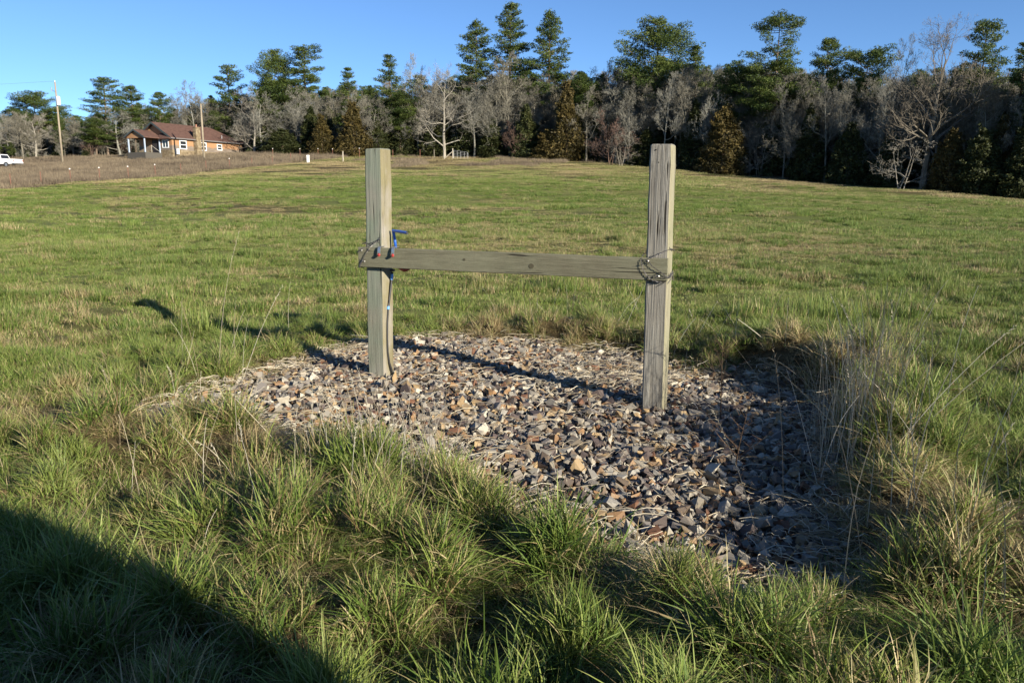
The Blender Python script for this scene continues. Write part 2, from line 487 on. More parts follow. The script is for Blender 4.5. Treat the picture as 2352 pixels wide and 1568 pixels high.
def blades_mesh(name, n, rad, hmin, hmax, w, lean, droop, segs, r, mat_, flare=0.0, bias=None):
    """n grass blades, each a tapering curved ribbon"""
    a = r.uniform(0, 2 * np.pi, n); rr = rad * np.sqrt(r.uniform(0, 1, n))
    bx, by = rr * np.cos(a), rr * np.sin(a)
    az = r.uniform(0, 2 * np.pi, n)
    if flare: az = np.where(r.uniform(0, 1, n) < flare, a + r.normal(0, 0.5, n), az)
    if bias is not None: az = bias + r.normal(0, 0.7, n)
    L = hmin + (hmax - hmin) * r.uniform(0, 1, n) ** 1.3
    th0 = np.abs(r.normal(lean[0], lean[1], n)); dr = droop * r.uniform(0.2, 1.0, n)
    wd = w * r.uniform(0.6, 1.3, n)
    face = az + np.pi / 2 + r.normal(0, 0.6, n)
    P = np.stack([bx, by, np.full(n, -0.02)], 1)
    V = np.zeros((n, 2 * segs + 1, 3)); AL = np.zeros((n, 2 * segs + 1))
    sx, sy = np.cos(face), np.sin(face)
    for k in range(segs + 1):
        t = k / segs
        if k < segs:
            ww = wd * (1 - 0.75 * t ** 1.5) * (0.7 + 0.6 * min(t * 3, 0.5)) * 0.5
            V[:, 2 * k] = P + np.stack([-sx * ww, -sy * ww, 0 * ww], 1)
            V[:, 2 * k + 1] = P + np.stack([sx * ww, sy * ww, 0 * ww], 1)
            AL[:, 2 * k:2 * k + 2] = t
        else:
            V[:, 2 * k] = P; AL[:, 2 * k] = 1
        th = th0 + dr * t
        ds = L / segs
        kink = r.normal(0, 0.10, n)
        P = P + np.stack([np.sin(th) * np.cos(az + kink) * ds, np.sin(th) * np.sin(az + kink) * ds, np.cos(th) * ds], 1)
        P[:, 2] = np.maximum(P[:, 2], 0.004)
    nv = 2 * segs + 1
    F = []
    base = (np.arange(n) * nv)[:, None]
    quads = np.concatenate([base + np.array([[2 * k, 2 * k + 1, 2 * k + 3, 2 * k + 2]]) for k in range(segs - 1)], 0) if segs > 1 else np.zeros((0, 4), int)
    tris = base + np.array([[2 * segs - 2, 2 * segs - 1, 2 * segs]])
    Vf = V.reshape(-1, 3)
    if len(quads):
        tq = np.concatenate([quads[:, [0, 1, 2]], quads[:, [0, 2, 3]]], 0)
        F = np.concatenate([tq, tris], 0)
    else: F = tris
    me = np_mesh(name, Vf, F, mat_)
    fattr(me, 'q', np.repeat(r.uniform(0, 1, n), nv))
    fattr(me, 'b', np.repeat(r.uniform(0, 1, n), nv))
    fattr(me, 'al', AL.ravel())
    return me
def source_collection(name, meshes):
    c = bpy.data.collections.new(name)
    for i, me in enumerate(meshes):
        c.objects.link(bpy.data.objects.new('%s_%02d' % (name, i), me))
    return c

def sample(n, rmin, rmax, half=R_(42), pad=1.2):
    """random plan points, uniform by area, in the wedge in front of the camera (plus a margin)"""
    r = np.sqrt(rng.uniform(rmin ** 2, rmax ** 2, n)); t = rng.uniform(-half, half, n)
    x, y = r * np.sin(t), r * np.cos(t)
    return x, y - pad * 0
def rots(n, tilt):
    return np.stack([rng.normal(0, tilt, n), rng.normal(0, tilt, n), rng.uniform(0, 2 * np.pi, n)], 1)

def grass_cover():
    r = np.random.default_rng(3)
    G = M['grass']
    near = []
    for i in range(5): near.append(blades_mesh('n', 42, 0.05, 0.08, 0.24, 0.0054, (0.25, 0.2), 1.0, 5, r, G, 0.4))
    for i in range(4): near.append(blades_mesh('n', 38, 0.06, 0.13, 0.32, 0.0062, (0.40, 0.25), 1.5, 6, r, G, 0.5))
    for i in range(4): near.append(blades_mesh('n', 70, 0.11, 0.10, 0.26, 0.0046, (1.25, 0.3), 0.5, 5, r, G, 0.3, bias=r.uniform(0, 6.28)))
    for i in range(2): near.append(blades_mesh('n', 30, 0.05, 0.25, 0.48, 0.0042, (0.12, 0.12), 0.5, 5, r, G, 0.3))
    cn = source_collection('tuft_near', near)
    mid = [blades_mesh('m', 150, 0.20, 0.025, 0.065, 0.0052, (0.55, 0.3), 0.8, 2, r, G, 0.2) for i in range(6)]
    mid += [blades_mesh('m', 110, 0.12, 0.05, 0.125, 0.0056, (0.5, 0.28), 1.0, 3, r, G, 0.7) for i in range(3)]
    cm = source_collection('tuft_mid', mid)
    far = [blades_mesh('f', 480, 0.75, 0.03, 0.065, 0.013, (0.6, 0.3), 0.6, 1, r, G, 0.2) for i in range(4)]
    far += [blades_mesh('f', 260, 0.30, 0.06, 0.15, 0.013, (0.5, 0.25), 0.9, 2, r, G, 0.7) for i in range(3)]
    cf = source_collection('patch_far', far)
    vf = [blades_mesh('v', 560, 1.7, 0.04, 0.09, 0.035, (0.5, 0.3), 0.5, 1, r, G, 0.3) for i in range(4)]
    cv = source_collection('patch_distant', vf)

    # --- near: tussocks of rank grass with dark gaps, over low matted thatch
    cx, cy = sample(6000, 1.0, 8.2, R_(50))
    keep = []
    grid = {}
    for i in range(len(cx)):                       # Poisson-disc spacing
        sp = 0.25 + 0.17 * float(_h(np.array([i]), np.array([7]), 3)[0])
        g = (int(cx[i] // 0.35), int(cy[i] // 0.35)); ok = True
        for a in (-1, 0, 1):
            for b in (-1, 0, 1):
                for q in grid.get((g[0] + a, g[1] + b), ()):
                    if (cx[i] - cx[q]) ** 2 + (cy[i] - cy[q]) ** 2 < sp * sp: ok = False
        if ok: grid.setdefault(g, []).append(i); keep.append(i)
    cx, cy = cx[keep], cy[keep]
    sd = pad_sd(cx, cy); rr = np.hypot(cx, cy)
    rank = np.maximum(np.exp(-(np.maximum(sd - 0.15, 0) / 0.6) ** 2), 1 - sstep(2.6, 4.2, rr))
    k = (sd > 0.06) & (rng.uniform(0, 1, len(cx)) < 0.25 + rank)
    cx, cy, rank, sd = cx[k], cy[k], rank[k], sd[k]
    nT = len(cx); per = 22
    R = rng.uniform(0.09, 0.185, nT)
    hT = np.clip(0.45 + 0.48 * rank * rng.uniform(0.4, 1.25, nT), 0.4, 1.1)
    hT = hT * (1 + 0.20 * np.exp(-((cx + 0.5) / 0.8) ** 2 - ((cy - 3.3) / 0.45) ** 2))
    hT = hT * (1 - 0.35 * np.exp(-((cx - 0.75) / 0.5) ** 2 - ((cy - 2.35) / 0.35) ** 2)) * (1 - 0.30 * sstep(5.4, 6.4, cy))
    dT = np.clip(dryness(cx, cy) * 0.85 + rng.normal(0, 0.16, nT), 0.03, 0.97)
    tT = np.clip(rng.uniform(0.1, 0.95, nT), 0, 1)
    pale = np.exp(-(((cx - 1.72) / 0.3) ** 2 + ((cy - 4.15) / 0.4) ** 2)) > 0.35
    e = lambda a: np.repeat(a, per)
    ph = rng.uniform(0, 2 * np.pi, nT * per); ra = np.sqrt(rng.uniform(0, 1, nT * per))
    x = e(cx) + ra * e(R) * np.cos(ph); y = e(cy) + ra * e(R) * np.sin(ph)
    z = zground(x, y) + 0.085 * (1 - ra ** 2)
    rot = np.stack([rng.normal(0, 0.08, nT * per), 0.62 * ra + rng.normal(0, 0.08, nT * per), ph + rng.normal(0, 0.35, nT * per)], 1)
    u = rng.uniform(0, 1, nT * per)
    var = np.where(u < 0.5, rng.integers(0, 5, nT * per), np.where(u < 0.9, rng.integers(5, 9, nT * per), rng.integers(9, 13, nT * per)))
    var = np.where(e(pale) & (rng.uniform(0, 1, nT * per) < 0.5), rng.integers(13, 15, nT * per), var)
    h = e(hT) * rng.uniform(0.7, 1.2, nT * per) * (1.05 - 0.25 * ra)
    wsc = np.clip(h * 1.15, 0.7, 1.1)
    kk = pad_sd(x, y) > -0.03
    dry = np.clip(e(dT) + rng.normal(0, 0.08, nT * per), 0, 1); tint = np.clip(e(tT) + rng.normal(0, .08, nT * per), 0, 1)
    # thatch
    xt, yt = sample(15000, 0.9, 8.4, R_(50))
    sd = pad_sd(xt, yt)
    k2 = (sd > -0.02 + (fbm(xt * 5, yt * 5, 61, 2) - 0.5) * 0.2) & ((sd < 1.4) | (yt < 3.6) | (rng.uniform(0, 1, len(xt)) < 0.8))
    xt, yt = xt[k2], yt[k2]; m = len(xt)
    far_ = sstep(2.6, 5.0, np.hypot(xt, yt)) * sstep(0.35, 0.9, sd[k2])
    vt = np.where(rng.uniform(0, 1, m) < 0.22 + 0.6 * far_, rng.integers(0, 5, m), rng.integers(9, 13, m))
    ht = rng.uniform(0.30, 0.55, m)
    X = np.concatenate([x[kk], xt]); Y = np.concatenate([y[kk], yt]); Z = np.concatenate([z[kk], zground(xt, yt)])
    W = np.concatenate([wsc[kk], np.clip(ht * 1.5, 0.5, 0.8)]); H = np.concatenate([h[kk], ht])
    o = gn_scatter('long_grass', np.stack([X, Y, Z], 1), np.concatenate([rot[kk], rots(m, 0.12)]), np.stack([W, W, H], 1), np.concatenate([var[kk], vt]),
                   {'dry': np.concatenate([dry[kk], np.clip(dryness(xt, yt) + 0.22 * (1 - far_) + rng.normal(0, .13, m), 0, 1)]),
                    'tint': np.concatenate([tint[kk], np.clip(fbm(xt * 0.8, yt * 0.8, 81, 2) * 0.7 + rng.normal(0, .12, m), 0, 1)])}, cn)
    tag(o, 'rank tussocks of green and straw coloured grass in the foreground around the gravel', kind='stuff')
    # --- mid turf
    x, y = sample(17000, 5.5, 26, R_(38))
    k = pad_sd(x, y) > 0.25
    x, y = x[k], y[k]
    cl = fbm(x * 1.0, y * 1.3, 91, 2)
    tall = sstep(0.60, 0.74, cl)
    dry = np.clip(dryness(x, y) + rng.normal(0, 0.10, len(x)), 0, 1)
    dry = dry * (1 - 0.45 * tall)
    h = (0.75 + 1.3 * tall) * rng.uniform(0.7, 1.25, len(x)) * (1 + 1.0 * (1 - sstep(7.5, 13, np.hypot(x, y))) * fbm(x * 1.4, y * 1.4, 96, 2))
    var = np.where(rng.uniform(0, 1, len(x)) < 0.12 + 0.6 * tall, rng.integers(6, 9, len(x)), rng.integers(0, 6, len(x)))
    w = 1.0 + 0.2 * rng.uniform(-1, 1, len(x))
    o = gn_scatter('pasture_turf', np.stack([x, y, zground(x, y)], 1), rots(len(x), 0.06), np.stack([w, w, h], 1), var,
                   {'dry': dry, 'tint': np.clip(fbm(x * 0.3, y * 0.3, 82, 2) - 0.15 * tall + rng.normal(0, .1, len(x)), 0, 1)}, cm)
    tag(o, 'short tufted green grass of the middle of the pasture', kind='stuff')
    def clumps(n, rmin, rmax, r0, r1, per):
        cx, cy = sample(n, rmin, rmax, R_(37))
        k = (pad_sd(cx, cy) > 0.5) & ~weed_mask(cx, cy) & (rng.uniform(0, 1, n) < 0.25 + 1.2 * fbm(cx / 5, cy / 6, 97, 2) ** 2)
        cx, cy = cx[k], cy[k]
        rad = rng.uniform(r0, r1, len(cx))
        x = np.repeat(cx, per) + np.repeat(rad, per) * rng.normal(0, 0.6, len(cx) * per) * 1.4
        y = np.repeat(cy, per) + np.repeat(rad, per) * rng.normal(0, 0.6, len(cx) * per)
        dr = np.repeat(np.where(rng.uniform(0, 1, len(cx)) < 0.22, 0.55, 0.06), per)
        hh = np.repeat(rng.uniform(0.9, 1.9, len(cx)), per) * rng.uniform(0.7, 1.2, len(x))
        return x, y, dr, hh
    x, y, dr, hh = clumps(1900, 6.5, 32, 0.08, 0.28, 9)
    o = gn_scatter('grass_tufts', np.stack([x, y, zground(x, y)], 1), rots(len(x), 0.1), np.stack([np.ones_like(hh), np.ones_like(hh), hh], 1), rng.integers(6, 9, len(x)),
                   {'dry': np.clip(dr + rng.normal(0, .08, len(x)), 0, 1), 'tint': rng.uniform(0, 0.12, len(x))}, cm)
    tag(o, 'dark green tussocks dotted over the nearer pasture', kind='stuff')
    x, y, dr, hh = clumps(2300, 26, 85, 0.25, 0.8, 5)
    o = gn_scatter('far_tufts', np.stack([x, y, zground(x, y)], 1), rots(len(x), 0.1), np.stack([np.ones_like(hh), np.ones_like(hh), hh * 0.9], 1), rng.integers(4, 7, len(x)),
                   {'dry': np.clip(dr + rng.normal(0, .08, len(x)), 0, 1), 'tint': rng.uniform(0, 0.10, len(x))}, cf)
    tag(o, 'dark green tussocks dotted over the far pasture', kind='stuff')
    # --- far turf
    x, y = sample(8200, 22, 72, R_(37))
    k = ~weed_mask(x, y)
    x, y = x[k], y[k]
    cl = fbm(x * 0.55, y * 0.8, 93, 2)
    tall = sstep(0.60, 0.74, cl)
    dry = np.clip(dryness(x, y) + rng.normal(0, 0.08, len(x)), 0, 1) * (1 - 0.4 * tall)
    h = (0.75 + 1.0 * tall) * rng.uniform(0.7, 1.25, len(x))
    var = np.where(rng.uniform(0, 1, len(x)) < 0.18 + 0.5 * tall, rng.integers(4, 7, len(x)), rng.integers(0, 4, len(x)))
    o = gn_scatter('far_turf', np.stack([x, y, zground(x, y)], 1), rots(len(x), 0.03), np.stack([np.ones_like(h), np.ones_like(h), h], 1), var,
                   {'dry': dry, 'tint': np.clip(fbm(x * 0.1, y * 0.1, 83, 2) - 0.1 * tall + rng.normal(0, .08, len(x)), 0, 1)}, cf)
    tag(o, 'patchy green and tan turf of the far pasture', kind='stuff')
    x, y = sample(5200, 68, 140, R_(37))
    px = px_of(x, y)
    k = ~weed_mask(x, y) & (y * math.cos(PITCH) < np.interp(px, T_PX, T_D) + 6)
    x, y = x[k], y[k]
    dry = np.clip(dryness(x, y) + rng.normal(0, 0.08, len(x)), 0, 1)
    h = rng.uniform(0.7, 1.4, len(x)) + 1.2 * sstep(0.6, 0.75, fbm(x * 0.12, y * 0.2, 95, 2))
    o = gn_scatter('hilltop_turf', np.stack([x, y, zground(x, y)], 1), rots(len(x), 0.02), np.stack([np.ones_like(h), np.ones_like(h), h], 1), rng.integers(0, 4, len(x)),
                   {'dry': dry, 'tint': np.clip(fbm(x * 0.1, y * 0.1, 83, 2), 0, 1)}, cv)
    tag(o, 'tan and green turf along the crest of the hill below the trees', kind='stuff')
    # --- tall brown weeds on the left
    mw, nt, out = mat('dead_weeds')
    c = ramp(nt, [(0, (0.06, 0.044, 0.033)), (0.45, (0.175, 0.14, 0.10)), (1, (0.36, 0.29, 0.185))], math_(nt, 'ADD', math_(nt, 'MULTIPLY', attr(nt, 'b'), 0.6), math_(nt, 'MULTIPLY', attr(nt, 'tint', True), 0.4)))
    bsdf(nt, out, c.outputs[0], 0.8, 0.1, transl=0.2)
    wm = [blades_mesh('w', 160, 0.7, 0.25, 0.75, 0.022, (0.15, 0.12), 0.4, 2, r, mw, 0.2) for i in range(4)]
    cw = source_collection('weed_clump', wm)
    x, y = sample(26000, 55, 165, R_(40))
    px = px_of(x, y)
    D = y * math.cos(PITCH)
    lim = np.interp(px, T_PX, T_D)
    k = (weed_mask(x, y) & (D < lim + 6)) | ((np.abs(D - lim - 1.0) < 2.2) & (rng.uniform(0, 1, len(x)) < 0.35)) \
        | ((px > 820) & (px < 1300) & (D > 100) & (D < lim) & (fbm(x / 5, y / 7, 99, 2) > 0.60))
    x, y, px, D, lim = x[k], y[k], px[k], D[k], lim[k]
    h = rng.uniform(0.45, 1.15, len(x)) * (0.55 + 0.9 * fbm(x / 3, y / 4, 98, 2)) * np.where(px > 832, 0.75, 1.0)
    o = gn_scatter('brown_weeds', np.stack([x, y, zground(x, y)], 1), rots(len(x), 0.04), np.stack([np.ones_like(h), np.ones_like(h), h], 1), rng.integers(0, 4, len(x)),
                   {'tint': np.clip(fbm(x * 0.25, y * 0.3, 84, 3) * 1.6 - 0.3 + rng.normal(0, .12, len(x)), 0, 1)}, cw)
    tag(o, 'tall dead brown weeds on the rise in front of the house', kind='stuff')
grass_cover()

# ------------------------------------------------------------------ gravel bed with single stones
def stone_variants(n, r):
    """sharp crushed-stone chips: convex hulls of a few scattered corners"""
    out = []
    while len(out) < n:
        bm = bmesh.new()
        sx, sy, sz = r.uniform(0.85, 1.35), r.uniform(0.6, 1.0), r.uniform(0.35, 0.75)
        for k in range(int(r.integers(7, 10))):
            c8 = np.array([(k & 1) * 2 - 1, (k >> 1 & 1) * 2 - 1, (k >> 2 & 1) * 2 - 1], float) * r.uniform(0.15, 1.0, 3) ** 0.6
            c8 = c8 + r.normal(0, 0.12, 3)
            bm.verts.new((c8[0] * sx, c8[1] * sy, c8[2] * sz))
        bmesh.ops.convex_hull(bm, input=bm.verts[:])
        bmesh.ops.delete(bm, geom=[v for v in bm.verts if not v.link_faces], context='VERTS')
        bmesh.ops.triangulate(bm, faces=bm.faces[:])
        bmesh.ops.recalc_face_normals(bm, faces=bm.faces[:])
        bm.verts.ensure_lookup_table(); bm.verts.index_update()
        V = np.array([v.co[:] for v in bm.verts]); F = np.array([[v.index for v in f.verts] for f in bm.faces])
        bm.free()
        if len(F) >= 8: out.append((V, F))
    return out
def build_gravel():
    r = np.random.default_rng(12)
    SV = stone_variants(40, r)
    # the bed itself: a low mound of grit
    n = len(PAD)
    xs = np.arange(-2.5, 2.5, 0.08); ys = np.arange(2.2, 7.6, 0.08)
    gx, gy = np.meshgrid(xs, ys, indexing='ij')
    sd = pad_sd(gx.ravel(), gy.ravel()).reshape(gx.shape)
    idx = -np.ones(gx.shape, int); V = []; F = []
    for i in range(gx.shape[0]):
        for j in range(gx.shape[1]):
            if sd[i, j] < 0.06:
                idx[i, j] = len(V); V.append((gx[i, j], gy[i, j]))
    for i in range(gx.shape[0] - 1):
        for j in range(gx.shape[1] - 1):
            q = (idx[i, j], idx[i + 1, j], idx[i + 1, j + 1], idx[i, j + 1])
            if min(q) >= 0: F.append(q)
    V = np.array(V)
    Vz = zground(V[:, 0], V[:, 1]) + 0.004
    me = np_mesh('gravel_bed', np.column_stack([V, Vz]), F, M['ground'], True)
    fattr(me, 'pad', np.ones(len(V)))
    bed = link('gravel_bed', me)
    tag(bed, 'square bed of loose brown and grey broken stone around the posts', kind='structure')
    # stones
    P = []
    for layer, (sp, zo) in enumerate(((0.040, 0.002), (0.052, 0.016), (0.085, 0.028))):
        x = np.arange(-2.4, 2.4, sp); y = np.arange(2.2, 7.5, sp)
        X, Y = np.meshgrid(x, y); X = X.ravel() + r.uniform(-.5, .5, X.size) * sp; Y = Y.ravel() + r.uniform(-.5, .5, Y.size) * sp
        sdv = pad_sd(X, Y)
        k = sdv + (r.uniform(0, 1, X.size) ** 3) * 0.25 * (1 if layer == 0 else 1.3) < 0.10
        X, Y = X[k], Y[k]
        s = np.clip(r.lognormal(math.log(0.0225), 0.33, len(X)), 0.010, 0.046) * (1.0 if layer < 2 else 1.12)
        P.append(np.column_stack([X, Y, zground(X, Y) + zo + s * 0.25, s]))
    # grit and small chips between them
    X, Y = r.uniform(-2.4, 2.3, 9000), r.uniform(2.3, 7.4, 9000)
    k = pad_sd(X, Y) < 0.10 - 0.2 * r.uniform(0, 1, 9000) ** 3
    X, Y = X[k], Y[k]; s = r.uniform(0.004, 0.010, len(X))
    P.append(np.column_stack([X, Y, zground(X, Y) + 0.006 + r.uniform(0, 0.012, len(X)), s]))
    P = np.concatenate(P)
    # keep clear of the two posts
    for (cx, cy) in ((-0.975, 5.668), (0.93, 4.94)):
        P = P[np.hypot(P[:, 0] - cx, P[:, 1] - cy) > 0.085]
    nS = len(P)
    var = r.integers(0, len(SV), nS)
    ang = r.uniform(0, 2 * np.pi, nS); tx = r.normal(0, 0.6, nS); ty = r.normal(0, 0.6, nS)
    D = P[:, 1] * math.cos(PITCH)
    inside = pad_sd(P[:, 0], P[:, 1])
    show = P[:, 3] / D * (inside < -0.12) * (P[:, 2] > zground(P[:, 0], P[:, 1]) + 0.018) * (np.abs(P[:, 0]) < 0.62 * P[:, 1]) * (P[:, 1] > 2.75)
    big = set(np.argsort(-show)[:300].tolist())
    meshes = [np_mesh('stone', v, f, M['stone']) for v, f in SV]
    Vs, Fs, Rn = [], [], []
    off = 0
    for i in range(nS):
        Mx = Matrix.Rotation(ang[i], 3, 'Z') @ Matrix.Rotation(tx[i], 3, 'X') @ Matrix.Rotation(ty[i], 3, 'Y')
        if i in big:
            o = bpy.data.objects.new('stone', meshes[var[i]]); COL.objects.link(o)
            o.parent = bed
            o.matrix_local = Matrix.Translation(P[i, :3].tolist()) @ Mx.to_4x4() @ Matrix.Scale(P[i, 3], 4)
        else:
            v, f = SV[var[i]]
            A = np.array(Mx) * P[i, 3]
            Vs.append(v @ A.T + P[i, :3]); Fs.append(f + off); off += len(v)
            Rn.append(np.full(len(f), r.uniform()))
    me = np_mesh('gravel', np.concatenate(Vs), np.concatenate(Fs), M['gravel'])
    fattr(me, 'rnd', np.concatenate(Rn), 'FACE')
    g = link('gravel', me, bed)
    g['kind'] = 'stuff'
    print('stones', nS)
build_gravel()

# ------------------------------------------------------------------ post and rail frame
YAW = R_(-20.8)
RACK = (-0.975, 5.668, 0.0)
LEN = 2.035                     # distance between post centres
BZ0, BZ1 = 0.873, 0.853         # rail centre height at either post
def post(name, x, z0, z1, parent, mats, leanx=0.0, seed=1, hw=0.07):
    r = random.Random(seed)
    n = 16
    bm = bmesh.new()
    rings = []
    for i in range(n + 1):
        t = i / n; z = z0 + (z1 - z0) * t
        cx = x + leanx * t + r.uniform(-.0012, .0012); cy = r.uniform(-.0012, .0012)
        b = 0.010
        h = hw + r.uniform(-.0012, .0012)
        if i == n: h -= 0.004
        pts = [(-h + b, -h), (h - b, -h), (h, -h + b), (h, h - b), (h - b, h), (-h + b, h), (-h, h - b), (-h, -h + b)]
        rings.append([bm.verts.new((cx + px + r.uniform(-.0008, .0008), cy + py, z)) for px, py in pts])
    for i in range(n):
        for j in range(8):
            f = bm.faces.new((rings[i][j], rings[i][(j + 1) % 8], rings[i + 1][(j + 1) % 8], rings[i + 1][j]))
            f.material_index = 1 if j in (1, 2, 3) else 0  # sun-facing side gets the material with sunlight in its colour
    top = [bm.verts.new((v.co.x * 1.0 + (x + leanx - v.co.x) * 0.10, v.co.y * 0.9, z1 + 0.006 + r.uniform(-.002, .002))) for v in rings[-1]]
    for j in range(8): bm.faces.new((rings[-1][j], rings[-1][(j + 1) % 8], top[(j + 1) % 8], top[j]))
    bm.faces.new(top); bm.faces.new(rings[0][::-1])
    me = bpy.data.meshes.new(name); bm.to_mesh(me); bm.free()
    for m in mats: me.materials.append(m)
    return link(name, me, parent)
def build_rack():
    root = empty('post_and_rail_frame', RACK, YAW)
    tag(root, 'two weathered square wooden posts joined by a grey rail, standing in the gravel', 'wooden frame')
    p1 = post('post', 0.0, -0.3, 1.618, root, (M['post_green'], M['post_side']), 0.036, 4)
    p1['label'] = 'greenish post with a yellow-stained side coloured paler for warm sun'
    p2 = post('post', LEN, -0.3, 1.603, root, (M['post_grey'], M['post_sun_cream']), 0.0, 9)
    p2['label'] = 'grey deeply grained post with its sunlit side coloured cream'
    # rail, slightly out of level, with a slightly wavy edge
    bm = bmesh.new()
    n = 30; x0, x1 = -0.086, LEN + 0.07
    rg = []
    r = random.Random(5)
    for i in range(n + 1):
        t = i / n; x = x0 + (x1 - x0) * t
        zc = BZ0 + (BZ1 - BZ0) * t + r.uniform(-.0008, .0008)
        yf, yb, h, b = -0.0715 - 0.039, -0.0720, 0.0695, 0.004
        P = [(yf, zc - h + b), (yf + b, zc - h), (yb - b, zc - h), (yb, zc - h + b), (yb, zc + h - b), (yb - b, zc + h), (yf + b, zc + h), (yf, zc + h - b)]
        rg.append([bm.verts.new((x, y + r.uniform(-.0005, .0005), z + r.uniform(-.0007, .0007))) for y, z in P])
    for i in range(n):
        for j in range(8): bm.faces.new((rg[i][j], rg[i][(j + 1) % 8], rg[i + 1][(j + 1) % 8], rg[i + 1][j]))
    bm.faces.new(rg[0][::-1]); bm.faces.new(rg[-1])
    bmesh.ops.recalc_face_normals(bm, faces=bm.faces)
    me = bpy.data.meshes.new('rail'); bm.to_mesh(me); bm.free(); me.materials.append(M['rail'])
    rail = link('rail', me, root)
    # knots in the rail: shallow discs of dark end grain
    yf = -0.1105
    kn = simple('knot_wood', (0.075, 0.068, 0.045), 0.9, 0.1, 0, 0.4, 60)
    for kx, kz, kr in ((1.22, -0.012, 0.017), (0.74, 0.012, 0.009)):
        b = MB()
        V = [(kx + kr * math.cos(a) * 1.1, yf - 0.0012, BZ0 + (BZ1 - BZ0) * kx / LEN + kz + kr * math.sin(a)) for a in [k * math.pi / 7 for k in range(14)]]
        V2 = [(kx + (v[0] - kx) * 0.8, yf - 0.0022, v[2]) for v in V]
        b.add(V + V2, [tuple(range(14, 28))] + [(i, (i + 1) % 14, 14 + (i + 1) % 14, 14 + i) for i in range(14)])
        b.build('knot', kn, rail)
    # nail heads
    for nx, nz in ((-0.055, 0.048), (-0.035, -0.03), (LEN - 0.05, 0.05), (LEN + 0.02, -0.04)):
        b = MB(); zc = BZ0 + (BZ1 - BZ0) * nx / LEN
        b.tube([(nx, yf + 0.002, zc + nz), (nx, yf - 0.004, zc + nz), (nx, yf - 0.006, zc + nz)], [0.006, 0.006, 0.003], 8)
        b.build('nail', M['nail'], rail)
    # holes drilled near the head of the right-hand post
    dk = simple('bolt_hole', (0.01, 0.009, 0.008), 0.9, 0.1)
    for hx, hz in ((-0.03, 1.575), (-0.012, 1.50)):
        b = MB(); b.tube([(LEN + hx, -0.0685, hz), (LEN + hx, -0.0722, hz)], 0.004, 8); b.build('bolt_hole', dk, p2)
    # two bent strap hooks over the top edge of the rail with red tips
    for hx in (0.095, 0.205):
        zt = BZ0 + (BZ1 - BZ0) * hx / LEN + 0.0695
        prof = []
        for k in range(10):
            a = math.pi / 2 * k / 9
            prof.append((-0.0715 - 0.048 - 0.012 * math.sin(a), zt + 0.010 - 0.034 * (1 - math.cos(a)) - 0.006 * a))
        prof = [(-0.060, zt + 0.011), (-0.085, zt + 0.012)] + prof
        prof += [(prof[-1][0], prof[-1][1] - 0.012)]
        b = MB()
        for (ya, za), (yb_, zb) in zip(prof[:-1], prof[1:]):
            pass
        w = 0.011
        inner = [(y + 0.003, z - 0.003) for y, z in prof]
        m = len(prof)
        V = [(hx + sx, y, z) for sx in (-w, w) for (y, z) in prof + inner]
        F = []
        for i in range(m - 1):
            F += [(i, i + 1, 2 * m + i + 1, 2 * m + i), (m + i, 2 * m + m + i, 2 * m + m + i + 1, m + i + 1),
                  (i, m + i, m + i + 1, i + 1), (2 * m + i, 2 * m + i + 1, 3 * m + i + 1, 3 * m + i)]
        F += [(0, 2 * m, 3 * m, m), (m - 1, 2 * m - 1, 4 * m - 1, 3 * m - 1)]
        b.add(V, F)
        h = b.build('strap_hook', M['zinc'], root)
        e = prof[-1]
        c = MB(); c.tube([(hx, e[0] + 0.004, e[1] + 0.004), (hx, e[0] - 0.004, e[1] - 0.006), (hx, e[0] - 0.002, e[1] - 0.012)], [0.010, 0.011, 0.006], 10)
        c.build('red_tip', M['red'], h)
    return root
rack = build_rack()
RM = Matrix.Translation(RACK) @ Matrix.Rotation(YAW, 4, 'Z')

# blue crank-handled valve, red cap and black hose fixed beside the left post
def build_hydrant():
    base = RM @ Vector((0.22, 0.04, 0.9))
    root = empty('water_valve', (base.x, base.y, 0.9), YAW)
    tag(root, 'water valve fixed behind the rail with a bent blue handle and a red cap', 'valve')
    loc = RM.inverted()
    def L(x, y, z): return (x - 0.22, y - 0.04, z - 0.9)
    b = MB()
    b.tube([L(0.145, 0.02, 0.935), L(0.140, 0.02, 0.985), L(0.132, 0.02, 1.035), L(0.130, 0.018, 1.052)], 0.0105, 10)
    b.tube([L(0.126, 0.018, 1.056), L(0.20, -0.01, 1.052), L(0.275, -0.045, 1.045)], 0.0105, 10, cap=False)
    b.build('handle', M['blue'], root, smooth=True)
    b = MB(); b.tube([L(0.269, -0.0410, 1.0455), L(0.2753, -0.0452, 1.045)], 0.008, 10); b.build('bore', M['black_hose'], root)
    b = MB(); b.tube([L(0.10, 0.02, 0.90), L(0.15, 0.02, 0.915), L(0.20, 0.045, 0.88)], 0.013, 8); b.build('lever_arm', M['zinc'], root)
    b = MB()
    pr = []
    for k in range(9):
        a = math.pi * k / 8
        pr.append((0.055 * math.sin(a) + 0.002))
    b.tube([L(0.235, -0.02, 0.83), L(0.235, -0.02, 0.815), L(0.235, -0.02, 0.795), L(0.235, -0.02, 0.78), L(0.235, -0.02, 0.772)], [0.052, 0.052, 0.046, 0.030, 0.010], 14)
    b.build('cap', M['red'], root, smooth=True)
    b = MB(); b.tube([L(0.235, -0.02, 0.82), L(0.215, 0.03, 0.86)], 0.012, 8); b.build('spout', M['zinc'], root)
    b = MB(); b.tube([L(0.215, 0.03, 0.86), L(0.21, 0.03, 0.90), L(0.21, -0.071, 0.90)], 0.012, 8); b.build('bracket', M['wire'], root)
build_hydrant()
